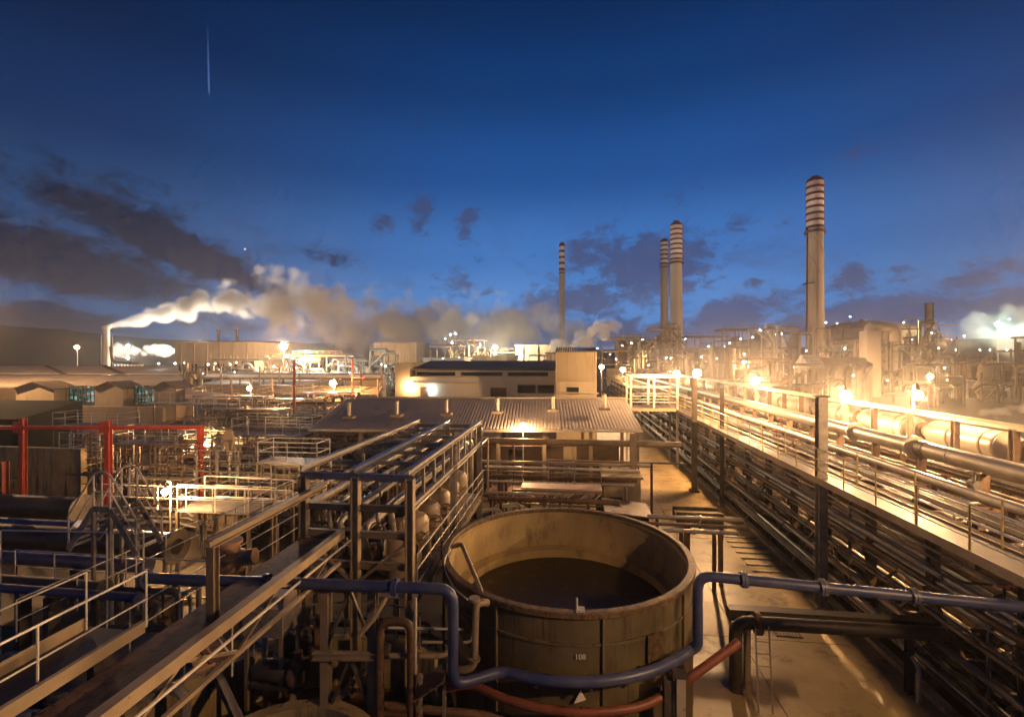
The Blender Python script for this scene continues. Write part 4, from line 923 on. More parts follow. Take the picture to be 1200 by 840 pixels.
for u0, u1, kind in ((-30,28,'d'),(28,79,'g'),(79,119,'w'),(119,156,'g'),(156,187,'w'),(187,216,'g')):
    d = 62.0; A, B = PD(u0, 455, d), PD(u1, 455, d); Y = A.y + (0 if kind != 'g' else -.9); zt = CAMZ - (452-420)/FOC*d; zb = CAMZ - (474-420)/FOC*d
    if kind == 'g':
        m = (A.x+B.x)/2; g = MB(); zp = zt + .55
        g.add([(A.x,Y,zb-2),(B.x,Y,zb-2),(B.x,Y,zt-.2),(m,Y,zp),(A.x,Y,zt-.2),(A.x,Y+3,zb-2),(B.x,Y+3,zb-2),(B.x,Y+3,zt-.2),(m,Y+3,zp),(A.x,Y+3,zt-.2)],
              [(0,1,2,3,4),(9,8,7,6,5),(0,5,6,1),(1,6,7,2),(0,4,9,5)])
        gb = obj('gable_bay', g, m_wall, t)
        rfm = MB()
        for s, e in (((A.x-.2,zt-.32),(m,zp+.06)),((m,zp+.06),(B.x+.2,zt-.32))): rfm.beam((s[0],Y+1.4,s[1]), (e[0],Y+1.4,e[1]), 3.4, .1, up=(0,0,1))
        obj('gable_roof', rfm, m_plantd, gb)
    elif kind == 'w':
        win = obj('window', MB().box(A.x, B.x, Y+.3, Y+.4, zb+.4, zt-.1), m_teal, t)
        mu = MB(); k = 7
        for i in range(k+1): x = A.x + (B.x-A.x)*i/k; mu.box(x-.07, x+.07, Y+.2, Y+.29, zb+.2, zt)
        for z in (zb+.35, (zb+zt)/2, zt-.35, zt): mu.box(A.x, B.x, Y+.13, Y+.19, z-.06, z+.06)
        obj('mullions', mu, m_plantd, win)
    else: obj('dark_bay', MB().box(A.x, B.x, Y+.2, Y+.5, 0, zt-.3), m_plantd, t)
A, B = PD(-60, 470, 62), PD(217, 470, 62); obj('plinth_wall', MB().box(A.x, B.x, A.y+.5, A.y+1, 0, CAMZ-54/FOC*62), m_wall, t)
obj('lean_to_roof', slab([PD(217,467,57),PD(283,467,57),PD(276,463,62),PD(217,454,62.5)], .12), m_shed, t)
# ---------------------------------------------------- lamps of the left half
mast_lamp(PD(332, 406, 118), 'very bright sodium lamp on a tall mast under the steam, left of the buildings', 1500, r=.95, pole_r=.14)
mast_lamp(PD(580, 407, 125), 'bright lamp on a thin mast above the plant building roof', 900, (1,.8,.5), r=.55, pole_r=.1)
mast_lamp(PD(390, 449, 60), 'orange lamp left of the corrugated roof beyond the red masts', 150, (1,.5,.18), r=.42)
mast_lamp(PD(292, 455, 57), 'small orange lamp right of the warehouse end', 45, (1,.5,.18), r=.26)
mast_lamp(PD(194, 576, 19), 'low sodium lamp glowing just right of the white railed stile', 40, r=.15, pole_r=.04)
mast_lamp(PD(90, 407, 190), 'sodium lamp far left in front of the dark hill', 220, r=.8, pole_r=.15)
mast_lamp(PD(355, 422, 96), 'bluish white lamp glare low beside the tallest sodium mast', 420, LED, r=.7, pole_r=.1)
mast_lamp(PD(1170, 380, 150), 'pale greenish lamp glowing inside the steam at far right', 260, (.6,1,.8), r=.8, pole_r=.2)
mast_lamp(PD(1090, 441, 70), 'small sodium lamp beyond the right end of the duct', 150, r=.4)
mast_lamp(PD(240, 520, 33), 'sodium yard lamp half hidden beside the red gantry post', 60, r=.12)
mast_lamp(PD(1430, 345, 112), 'unseen high mast lamp added to light the chimneys, outside the picture', 6000, r=.6)  # extra lamp set out of view to brighten the chimney bands
mast_lamp(PD(235, 413, 172), 'unseen warm lamp added behind the long pale flat block to light the steam', 3600, (1,.82,.6), r=.5)  # added lamp, hidden by the block, that lights the plume from below
mast_lamp(PD(468, 409, 160), 'unseen warm lamp added behind the pale flat roofed block to light the steam', 3600, (1,.82,.6), r=.5)  # second added plume light, kept out of sight behind its block
mast_lamp(PD(150, 419, 176), 'warm white lamp added behind the long warehouse roof to light the plume', 600, (1,.82,.6), r=.4)  # added to brighten the start of the plume
mast_lamp(PD(-60, 372, 58), 'unseen tall mast lamp added left of the warehouse to light its roof', 520, r=.25)  # added beyond the left edge to light the warehouse roof and yard
for u_, v_, d_, lab_ in ((872,425,112,'sodium lamp low in the plant between the pair and the tallest chimney'),(764,424,125,'sodium lamp low in the plant by the close chimney pair'),(1003,436,104,'sodium lamp low by the foot of the square column'),(930,428,128,'sodium lamp low at the foot of the tallest chimney')): mast_lamp(PD(u_, v_, d_), lab_, 150, r=.4)
mast_lamp(PD(150, 405, 165), 'bluish white lamp at the foot of the steaming thin stack', 160, LED, r=.4, pole_r=.15)

# ---------------------------------------------------- pipe yard in the middle left: rows of low trestles
def trestle_row(y, x0, x1, z, name_i, npipe, where):
    t = thing('low_trestle', f"low steel pipe trestle row {where}, {ORD[name_i]} back", 'trestle', ((x0+x1)/2, y, 0), f"trestle rows {where}")
    n = max(2, int((x1-x0)/3.2))
    for k in range(n+1):
        x = x0 + (x1-x0)*k/n + R.uniform(-.2,.2)
        obj('post', MB().beam((x, y, 0), (x, y, z+R.choice((0,.5,1.1))), .13), R.choice((m_steel, m_tan, m_brown)), t)
    for dy in (-.6, .6): obj('top_beam', MB().beam((x0, y+dy*.3, z), (x1, y+dy*.3, z), .1, .16), R.choice((m_brown, m_steel)), t)
    for k in range(npipe):
        r = R.choice((.06,.08,.1,.14,.18)); m = R.choice((m_pale, m_steel, m_tan, m_brown, m_pale, m_dark)); zz = z + .1 + r if k < 3 else z - .8 - .3*(k-3)
        a = x0 + R.uniform(-1, 3); b = x1 - R.uniform(-1, 4); yy = y - .7 + .45*(k % 4)
        pts = [(a, yy, zz), (b, yy, zz)]
        q = R.random()
        if q < .35: pts = [(a, yy, .3), (a, yy, zz), (b, yy, zz), (b, yy+2, zz)]
        elif q < .6: mm = (a+b)/2; pts = [(a,yy,zz),(mm,yy,zz),(mm,yy,zz+.7),(mm+1.2,yy,zz+.7),(mm+1.2,yy,zz),(b,yy,zz),(b,yy,.2)]
        o = obj('trestle_pipe', MB().tube(pts, r, 8), m)
        tag(o, f"{cname[m.name]} pipe on the {ORD[name_i]} trestle row {where}, {ORD[k]} from its front", 'pipe', f"pipes on the trestle rows {where}")
WH = 'beyond the red gantry'
for i in range(12):
    y = 24 + i*3.3; trestle_row(y, -8 - y*.62 + R.uniform(-2,2), -5.5 - y*.20 + R.uniform(-2,2) if y > 27 else -9.5, R.choice((2.2,2.8,3.2,3.6)), i, 6, WH)
for i in range(16):           # pipes running away from the camera
    y0 = R.uniform(22, 34); x = -9 - i*1.75; z = R.choice((1.2,2.0,2.6,3.9)); r = R.choice((.07,.1,.13)); m = R.choice((m_pale, m_steel, m_tan, m_brown))
    xs = x*1.0; o = obj('long_pipe', MB().tube([(xs, y0, .2), (xs, y0, z), (xs, y0+R.uniform(14,30), z), (xs+R.uniform(-3,3), y0+34, z)], r, 8), m)
    tag(o, f"{cname[m.name]} pipe running away between the trestle rows, {ORD[i]} from the framework", 'pipe', 'pipes running away across the pipe yard')
vs0 = thing('pressure_filter', 'proto', 'vessel', (0,0,0), 'slim upright vessels in the pipe yard')
obj('shell', MB().lathe((0,0,0), [(.001,.5),(.2,.52),(.34,.7),(.34,2.2),(.2,2.4),(.001,2.45)], 16), m_tan, vs0)
obj('inlet', MB().tube([(0,0,2.4),(0,0,2.75),(.6,0,2.75),(.6,0,1.4)], .06, 8), m_steel, vs0)
for k in range(3): obj('leg', MB().beam((.25*math.cos(k*2.1), .25*math.sin(k*2.1), 0), (.25*math.cos(k*2.1), .25*math.sin(k*2.1), .8), .06), m_brown, vs0)
pv = thing('pillar_valve', 'proto', 'valve', (0,0,0), 'pillar valves in the pipe yard')
obj('stand', MB().tube([(0,0,0),(0,0,2.2)], .08, 8), m_steel, pv); obj('disc', MB().lathe((0,-.1,2.35), [(.001,-.06),(.26,-.06),(.3,0),(.26,.06),(.001,.06)], 18, axis='y'), m_tan, pv)
obj('arm', MB().beam((0,0,1.7),(.7,0,1.9), .07), m_brown, pv)
pos = []
for k in range(110):
    y = R.uniform(23, 60); x = -8 - y*.25 - R.random()*y*.40; pos.append((x, y))
pos.sort(key=lambda q: q[1])
used_v = used_p = 0
for k, (x, y) in enumerate(pos):
    if k % 2:
        lab = f"slim tan upright vessel with a bent inlet among the yard trestles, {ORD[used_v % 20]} nearest" if used_v < 20 else 'slim tan upright vessel far back among the yard trestles'
        if used_v == 0: vs0.location = (x, y, 0); vs0['label'] = lab
        else: dup(vs0, (x, y, 0), R.uniform(0,6), lab, scale=(1, 1, R.uniform(.85, 1.4)))
        used_v += 1
    else:
        lab = f"grey pillar with a round tan disc among the yard trestles, {ORD[used_p % 20]} nearest" if used_p < 20 else 'grey disc topped pillar far back among the yard trestles'
        if used_p == 0: pv.location = (x, y, 0); pv['label'] = lab
        else: dup(pv, (x, y, 0), R.uniform(-.4,.4), lab, scale=(1, 1, R.uniform(.8, 1.5)))
        used_p += 1
p = PG(270, 24.5, 0); dup(pv, p, 0, 'tall grey pillar with a round tan disc right of the red gantry end', scale=(1.2, 1.2, 2.0))
# small railed platforms among the trestles
def platform(u, v, d, w, dp, z, label):
    p = PG(u, d, 0); t = thing('railed_platform', label, 'platform', p)
    obj('floor', MB().box(p.x, p.x+w, p.y, p.y+dp, z-.08, z), m_steel, t)
    for x in (p.x+.06, p.x+w-.06):
        for y in (p.y+.06, p.y+dp-.06): obj('leg', MB().beam((x,y,0),(x,y,z-.08), .11), m_tan, t); obj('post', MB().tube([(x,y,z),(x,y,z+1.05)], .025, 6), m_white, t)
    q = [(p.x+.06,p.y+.06,z),(p.x+w-.06,p.y+.06,z),(p.x+w-.06,p.y+dp-.06,z),(p.x+.06,p.y+dp-.06,z),(p.x+.06,p.y+.06,z)]
    for h in (1.05,.55): obj('rail', MB().tube([Vector(k)+Vector((0,0,h)) for k in q], .025, 6, bend=.05), m_white, t)
    k = int(w/1.2)
    for i in range(1, k): obj('post', MB().tube([(p.x+w*i/k,p.y+.06,z),(p.x+w*i/k,p.y+.06,z+1.05)], .022, 6), m_white, t)
    return t
for k, a in enumerate(((205,590,19.5,3.4,1.6,2.6),(250,590,20.5,3.0,1.4,2.3),(300,545,24,3.4,1.4,3.6),(270,515,31,5,1.6,3.9),(235,480,44,8,2,4.2),(300,470,50,7,2,4.6),(355,462,54,6,2,5.0),(225,470,54,9,2,4.6),(310,500,36,4,1.6,3.4),(130,515,31,5,1.6,3.3),(60,500,37,6,2,3.6),(160,480,47,10,2,4.4))):
    platform(*a, f"small railed platform in the pipe yard left of the framework, {ORD[k]} from the stile" if k > 3 else f"low railed platform near the stile lamp, {ORD[k]} to its right")
a = PZ(230, 588, 1.0)
sl = MB().box(a.x-1.2, a.x+3.6, a.y-1.5, a.y+1.6, 0, .9); tag(obj('concrete_slab', sl, m_conc), 'pale lit concrete slab just right of the low stile lamp', 'slab')
a = PZ(330, 520, 2.6); tag(obj('sloping_cover', MB().prism((a.x-2, a.y, 2.5), (a.x+4.5, a.y+1, 3.3), [(-1.4,-.05),(1.4,-.05),(1.4,.05),(-1.4,.05)]), m_concw), 'long tan sloping cover below the left end of the corrugated roof', 'cover')
o = obj('strut_pair', MB().beam((a.x+3.2,a.y-2,.5),(a.x+4.4,a.y-1.8,3.6),.14).beam((a.x+3.7,a.y-2.1,.5),(a.x+4.9,a.y-1.9,3.6),.14), m_pale); tag(o, 'pair of pale slanting struts at the left end of the corrugated roof', 'strut')

# ---------------------------------------------------- cross pipes and clutter between tank and shed
def xpipe(u0, u1, v, d, r, m, label, posts=3):
    a, b = PD(u0, v, d), PD(u1, v, d); y = (a.y+b.y)/2; z = a.z
    o = obj('cross_pipe', MB().tube([(a.x,y,z),(b.x,y,z)], r, 12), m); tag(o, label, 'pipe')
    for k in range(posts):
        x = a.x + (b.x-a.x)*(k+.3)/posts; obj('stand', MB().beam((x,y+.02,0),(x,y+.02,z-r), .12), m_brown, o)
    x = a.x + (b.x-a.x)*.55; obj('flange', MB().tube([(x,y,z),(x+.08,y,z)], r*1.6, 12), m, o)
for a in ((455,793,517,27.2,.17,m_tan,'thick tan pipe crossing in front of the corrugated shed front'),(563,760,543,25,.09,m_pale,'pale pipe crossing below the thick tan pipe'),(566,748,549,24.2,.07,m_white,'thin white pipe crossing just under the pale one'),
          (640,800,541,26,.06,m_tan,'thin tan pipe ending at the pipe rack under the shed corner'),(575,745,560,23,.10,m_brown,'rusty pipe crossing midway between tank and shed'),(570,742,566,22.4,.05,m_white,'thin white pipe beside the rusty crossing pipe'),
          (570,725,586,20,.11,m_brown,'rusty pipe crossing just behind the tank rim'),(760,868,607,18.6,.09,m_pale,'upper pale pipe crossing the yard right of the tank'),(752,872,615,18.2,.07,m_tan,'middle tan pipe crossing the yard right of the tank'),
          (750,862,622,17.8,.08,m_white,'lower white pipe crossing the yard right of the tank'),(560,700,553,26.2,.05,m_steel,'thin grey pipe crossing deep under the shed front'),(570,660,578,21,.06,m_pale,'short pale pipe crossing behind the tank, left half')): xpipe(*a)
A = PD(610, 571, 21.6); B = PD(705, 571, 21.6)
t = thing('footbridge', 'pale lit footbridge with truss side crossing behind the tank', 'footbridge', (A.x, A.y, A.z))
obj('deck', MB().box(A.x, B.x, A.y, A.y+.9, A.z-.06, A.z), m_pink, t)
obj('lower_chord', MB().beam((A.x-.4, A.y-.03, A.z-.75), (B.x, A.y-.03, A.z-.75), .08), m_tan, t); obj('upper_chord', MB().beam((A.x-.4, A.y-.03, A.z-.12), (B.x, A.y-.03, A.z-.12), .08, .1), m_tan, t)
for k in range(6): x = A.x + (B.x-A.x)*k/6; obj('diagonal', MB().beam((x, A.y-.03, A.z-.72), (x+.6, A.y-.03, A.z-.14), .05), m_white, t)
for x in (A.x+.2, B.x-.2): obj('leg', MB().beam((x, A.y+.4, 0), (x, A.y+.4, A.z-.07), .14), m_brown, t)
railing('railing', 'thin railing on the footbridge behind the tank', [(A.x, A.y+.85, A.z), (B.x, A.y+.85, A.z)], 1.0, m_steel, 1.2, .02, (.5,))
railing('railing', 'grey railing in front of the open shed, behind the footbridge', [(A.x-2.2, A.y+3.4, 1.6), (B.x+1, A.y+3.4, 1.6)], 1.0, m_steel, 1.3, .02, (.5,))
tag(obj('machine_deck', MB().box(A.x-2.4, B.x+1.2, A.y+3.3, A.y+5.4, 1.45, 1.58), m_brown), 'rusty machine deck in front of the open shed', 'deck')
# bundle of short pipes and elbows behind the tank rim
for k in range(16):
    x = A.x - 2.2 + R.random()*3.0; y = A.y - R.uniform(.6, 2.6); z = R.uniform(1.4, 2.9); m = R.choice((m_pale, m_white, m_tan, m_steel))
    o = obj('elbow_pipe', MB().tube([(x, y, .2), (x, y, z), (x+R.uniform(.5,1.4), y+R.uniform(-.2,.4), z), (x+1.4, y+.3, z-.6)], R.uniform(.03,.07), 8), m)
    tag(o, f"{cname.get(m.name,'white')} elbowed pipe in the tangle behind the tank rim", 'pipe', f"{cname.get(m.name,'white')} elbowed pipes behind the tank rim")
# sheet roofed hut and concrete boxes beside the yard
q = PZ(733, 596, 2.2)
t = thing('sheet_hut', 'low hut with a pale tilted sheet roof just behind the tank', 'hut', (q.x, q.y, 0))
obj('roof', MB().prism((q.x-1.0, q.y, 2.35), (q.x+1.05, q.y, 2.15), [(-1.0,-.03),(1.0,-.03),(1.0,.03),(-1.0,.03)]), m_pale, t); obj('wall', MB().box(q.x-.9, q.x+.9, q.y-.8, q.y+.8, 0, 2.08), m_brown, t)
q = PZ(745, 545, 1.6); 
t = thing('brick_kiosk', 'tan flat roofed kiosk beside the pipe rack, behind the sheet hut', 'kiosk', (q.x, q.y, 0))
p = PG(722, 23, 0); t.location = (p.x, p.y, 0); OFF[t.name] = Vector(t.location)
obj('wall', MB().box(p.x-.6, p.x+1.2, p.y, p.y+2, 0, 3.0), m_wall, t); obj('roof', MB().box(p.x-.7, p.x+1.3, p.y-.1, p.y+2.1, 3.003, 3.12), m_conc, t)
obj('door', MB().box(p.x-.3, p.x+.3, p.y-.04, p.y-.004, 0, 2.1), m_dark, t); obj('conduit', MB().tube([(p.x+.5, p.y-.06, 0),(p.x+.5, p.y-.06, 2.6)], .05, 8), m_white, t)
p = PG(742, 24.5, 0); tag(obj('corner_post', MB().ibeam((p.x,p.y,0),(p.x,p.y,5.0), .3,.3,.03,(0,1,0)), m_tan), 'stout tan post at the right corner of the corrugated shed', 'post')
q = PZ(815, 598, .7)
t = thing('yard_trough', 'low tan concrete trough crossing the yard behind the tank', 'trough', (q.x, q.y, 0))
for dy in (-.5, .5): obj('side', MB().box(q.x-1.1, q.x+1.3, q.y+dy-.07, q.y+dy+.07, .05, .75), m_conc, t)
obj('cover', MB().box(q.x-1.08, q.x+1.28, q.y-.42, q.y+.42, .5, .58), m_wall, t)
q = PZ(905, 655, .1)  # row of thin steel strips across the yard
for k in range(9):
    y = q.y - 2.5 + k*.62; tag(obj('yard_strip', MB().box(7.6, 9.2, y, y+.12, .07, .10), m_steel), 'thin steel strip lying across the yard by the rack', 'drain strip', 'steel strips in the yard')
o = obj('hand_rail', MB().tube([(9.0, 13.2, .05), (9.0, 13.2, 1.0), (9.15, 14.6, 1.3), (9.2, 24, 1.35)], .06, 8), m_pale); tag(o, 'pale bent pipe rail along the kerb at the foot of the rack', 'rail')
tag(obj('yard_plank', MB().box(8.2, 9.1, 11.9, 12.05, .07, .14).box(8.3, 9.0, 12.2, 12.3, .07, .12), m_dark), 'dark planks lying in the yard by the thick dark mast', 'planks')

# a mesh of small frames, rails and standpipes filling the pipe yard
def frame_mesh(x, y, w, dp, h, kind, rr):
    mb = MB(); n = max(2, int(w/1.3))
    for i in range(n+1):
        for yy in (y, y+dp): mb.beam((x+w*i/n, yy, 0), (x+w*i/n, yy, h), .06)
    for z in (h, h-.5, h-1.05):
        for yy in (y, y+dp): mb.beam((x, yy, z), (x+w, yy, z), .045)
    for i in range(0, n+1, 2): mb.beam((x+w*i/n, y, h-1.05), (x+w*i/n, y+dp, h-1.05), .07)
    for q in range(3): zz = rr.uniform(.5, h-1.2); mb.tube([(x-rr.random(), y-.1-q*.12, zz), (x+w+rr.random(), y-.1-q*.12, zz), (x+w+rr.random()+.6, y-.1, zz*.4)], rr.choice((.03,.05,.08)), 6)
    return mb
rr = random.Random(77)
FM = {m_steel: 'grey', m_tan: 'tan', m_white: 'pale', m_brown: 'rusty'}
for k in range(64):
    y = 21 + 46*rr.random()**1.2; x = -7.5 - y*.24 - rr.random()*y*.50; m = rr.choice(list(FM))
    if y < 29 and x > -13: x -= 5
    o = obj('railed_rack', frame_mesh(x, y, rr.uniform(2.2, 5.5), rr.uniform(.8, 1.6), rr.uniform(2.4, 4.8), 0, rr), m)
    tag(o, f"small {FM[m]} railed pipe rack in the crowded pipe yard left of the corrugated roof", 'pipe rack', f"small {FM[m]} pipe racks in the pipe yard")

for k in range(14):
    y = rr.uniform(25.5, 33); x = -41 + k*1.6 + rr.uniform(-.5,.5); m = rr.choice(list(FM))
    o = obj('railed_rack', frame_mesh(x, y, rr.uniform(2, 4.5), rr.uniform(.8, 1.6), rr.uniform(2.2, 3.8), 0, rr), m)
    tag(o, f"small {FM[m]} railed pipe rack close behind the red gantry", 'pipe rack', f"small {FM[m]} pipe racks close behind the red gantry")
# ================================================================== chimneys
def chimney(u, v_top, v_b0, v_b1, width_px, d, nb, label, strake=False):
    p = PG(u, d, 0); Z = lambda v: CAMZ - (v-420)/FOC*d; r = width_px/2/FOC*d
    t = thing('striped_chimney', label, 'chimney', p, 'tall chimneys with red and white bands')
    zt, z0, z1 = Z(v_top), Z(v_b1), Z(v_b0)
    sh = obj('shaft', MB().lathe(p, [(r*1.12,0),(r*1.0,z0*.5),(r*.93,z0)], 32), m_chim, t)
    step = (z1 - z0)/nb
    for k in range(nb):
        a = z0 + k*step
        obj('white_band', MB().lathe(p, [(r*.96,a+step*.34),(r*.96,a+step)], 32), m_cwhite, t)
        obj('red_ring', MB().lathe(p, [(r*.9,a-.02),(r*1.03,a),(r*1.03,a+step*.30),(r*.98,a+step*.36),(r*.9,a+step*.36)], 32), m_cred, t)
    obj('red_ring', MB().lathe(p, [(r*.9,z1),(r*1.02,z1),(r*.95,z1+step*.4),(r*.5,z1+step*.7)], 32), m_cred, t)
    obj('mouth', MB().lathe(p, [(r*.5,z1+step*.5),(r*.5,zt),(r*.36,zt),(r*.36,z1+step*.6)], 24), m_brown, t)
    obj('access_ladder', MB().beam((p.x-r*.4, p.y-r*1.06, 6), (p.x-r*.35, p.y-r*1.0, z0), r*.06), m_chim, t)
    for zz in (z0*.97,): obj('gallery', MB().lathe((p.x, p.y, zz), [(r*.9,0),(r*1.22,0),(r*1.22,r*.28),(r*1.18,r*.28),(r*1.18,r*.05),(r*.9,r*.05)], 24), m_plantd, t)
    if strake:
        for s in range(3):
            pts = [(p.x + r*.97*math.cos(s*2.1 + k*.21), p.y + r*.97*math.sin(s*2.1 + k*.21), z0 - 2 - k*(z0*.25/14)) for k in range(15)]
            obj('strake', MB().tube(pts, r*.05, 6, bend=.3), m_chim, t)
        obj('side_platform', MB().lathe((p.x, p.y, Z(333)), [(r,0),(r*1.35,0),(r*1.35,.25),(r,.25)], 24, PI*.8, PI*1.35), m_brown, t)
        obj('ladder', MB().beam((p.x-r*1.1, p.y-r*.2, 5), (p.x-r*.98, p.y-r*.2, z0), .3), m_brown, t)
    return t
chimney(955, 207, 214, 268, 18.5, 142, 7, 'tallest and nearest striped chimney, right of the others', True)
chimney(792.5, 259, 265, 305, 14, 187, 7, 'second striped chimney, broad one of the close pair')
chimney(778.5, 280, 284, 310, 9, 243, 5, 'faint striped chimney just left of a broader one')
chimney(658.5, 284, 289, 317, 7, 250, 4, 'thin striped chimney standing alone above the corrugated tower')
p = PG(1089, 230, 0); t = thing('brick_stack', 'small brown stack far right beside the steam', 'chimney', p); obj('shaft', MB().lathe(p, [(2.1,0),(1.7,35.5),(1.9,35.6),(1.9,36.6),(1.3,36.6)], 20), m_plantd, t)
# steaming stack on the left
p = PG(124, 150, 0); t = thing('steam_stack', 'thin steaming stack with two guide posts at far left', 'chimney', p)
obj('shaft', MB().lathe(p, [(1.15,0),(1.0,18.6),(1.25,18.7),(1.25,19.4),(.9,19.4)], 18), m_chim, t)
for dx in (-1.9, 2.2): obj('guide_post', MB().tube([p+Vector((dx,0,0)), p+Vector((dx,0,16.5))], .22, 8), m_plantd, t)
p2 = p+Vector((3.5,0,0)); obj('outlet_pipe', MB().tube([p2+Vector((-1.5,0,13)), p2+Vector((-1.2,0,8)), p2+Vector((9,0,7.4))], .5, 10, bend=2), m_plantd, t)
for k in range(9): obj('manifold_cap', MB().box(p2.x+k*1.2, p2.x+k*1.2+.7, p2.y-1, p2.y, 6.2, 7.1), m_cwhite, t)
for u in (256, 278):
    p = PG(u, 158, 0); o = obj('thin_stack', MB().lathe(p, [(.5,0),(.45,18.2),(.6,18.2),(.6,19)], 12), m_plantd); tag(o, 'thin dark stack left of its twin above the long pale block' if u < 260 else 'thin dark stack right of its twin above the long pale block', 'chimney')
# ================================================================== far blocks
def block(u0, u1, vt, d, dp, label, mat=None, roofm=None, kind='building', bands=3):
    a, b = PD(u0, vt, d), PD(u1, vt, d)
    t = thing('plant_block', label, kind, ((a.x+b.x)/2, a.y+dp/2, 0))
    obj('wall', MB().box(a.x, b.x, a.y, a.y+dp, 0, a.z-.3), mat or m_wall, t)
    obj('roof', MB().box(a.x-.3, b.x+.3, a.y-.3, a.y+dp+.3, a.z-.297, a.z), roofm or m_shed, t)
    n = max(3, int((b.x-a.x)/4))
    for k in range(n):
        x = a.x + (b.x-a.x)*(k+.3)/n; w = (b.x-a.x)/n*.45
        if R.random() < .7: obj('window', MB().box(x, x+w, a.y-.08, a.y-.004, a.z*.35, a.z*.35+min(2.2, a.z*.16)), m_glass, t)
    for k in range(bands): obj('pilaster', MB().box(a.x+(b.x-a.x)*(k+.5)/bands-.25, a.x+(b.x-a.x)*(k+.5)/bands+.25, a.y-.3, a.y-.01, 0, a.z-.31), mat or m_wall, t)
    return t
block(205, 306, 401, 150, 18, 'long pale flat block beneath the steam plume', bands=6)
block(438, 490, 401, 150, 14, 'pale flat roofed block in the steam beyond the plant building')
block(604, 672, 404, 130, 10, 'long pale bridge block behind the corrugated tower', bands=4)
block(640, 690, 413, 100, 6, 'small dark roofed block behind the corrugated tower', m_wall, m_plantd)
block(496, 545, 419, 110, 8, 'low pale block behind the left end of the plant building roof')
block(725, 790, 398, 175, 12, 'tan process block left of the close chimney pair', m_plant)
block(550, 604, 416, 120, 8, 'low wide tan block behind the plant building roof')
# domed tank, square column and hooded house by the tallest chimney
a = PG(1012, 178, 0); t = thing('domed_tank', 'huge pale tank with a low domed roof behind the tallest chimney', 'tank', a)
obj('wall', MB().lathe(a, [(16.5,0),(16.5,19.2),(16.7,19.2),(16.7,19.8),(16.4,19.8)], 48), m_wall, t)
obj('dome', MB().lathe(a, [(16.4,19.8),(12,21.6),(7,22.9),(2,23.4),(.01,23.5)], 48), m_shed, t)
obj('lantern', MB().lathe(a, [(1.3,23.2),(1.3,24.0),(.01,24.3)], 12), m_plant, t)
a = PD(1016, 385, 108); b = PD(1031, 385, 108); t = thing('square_column', 'square pale column with a hooded top right of the tallest chimney', 'tower', a)
obj('shaft', MB().box(a.x, b.x, a.y, a.y+3, 0, 9+6.5), m_chim, t); obj('hood', MB().tube([(b.x-1.5,a.y+1.5,15.4),(b.x-1.2,a.y+1.5,16.6),(b.x+4,a.y+1.5,16.2),(b.x+4.2,a.y+1.5,13)], 1.2, 12, bend=1.5), m_chim, t)
a = PD(938, 425, 100); b = PD(1016, 425, 100); t = thing('hooded_house', 'pale hooded house with ribbed gable at the tallest chimney foot', 'building', (a.x, a.y, 0))
obj('body', MB().box(a.x+2, b.x, a.y, a.y+8, 0, 7.0), m_wall, t)
obj('hood', MB().prism((a.x+5, a.y+4, 0), (b.x-.2, a.y+4, 0), [(-4.1,7.0),(4.1,7.0),(2,9.2),(-2,9.2)]), m_shed, t)
obj('gable', MB().prism((a.x+2, a.y+4, 0), (a.x+4.95, a.y+4, 0), [(-4,7.01),(4,7.01),(0,9.9)]), m_cwhite, t)
for k in range(4): obj('duct', MB().tube([(a.x+6+k*2.2, a.y-.6, 0), (a.x+6+k*2.2, a.y-.6, 6.5), (a.x+7.4+k*2.2, a.y-.6, 7.4), (a.x+7.6+k*2.2, a.y+1, 7.8)], .5, 10), m_plant, t)
for q in range(3): obj('gable_pane', MB().box(a.x+1.7, a.x+1.95, a.y+1.2+q*2.2, a.y+2.6+q*2.2, 3, 6.6), m_cwhite, t)
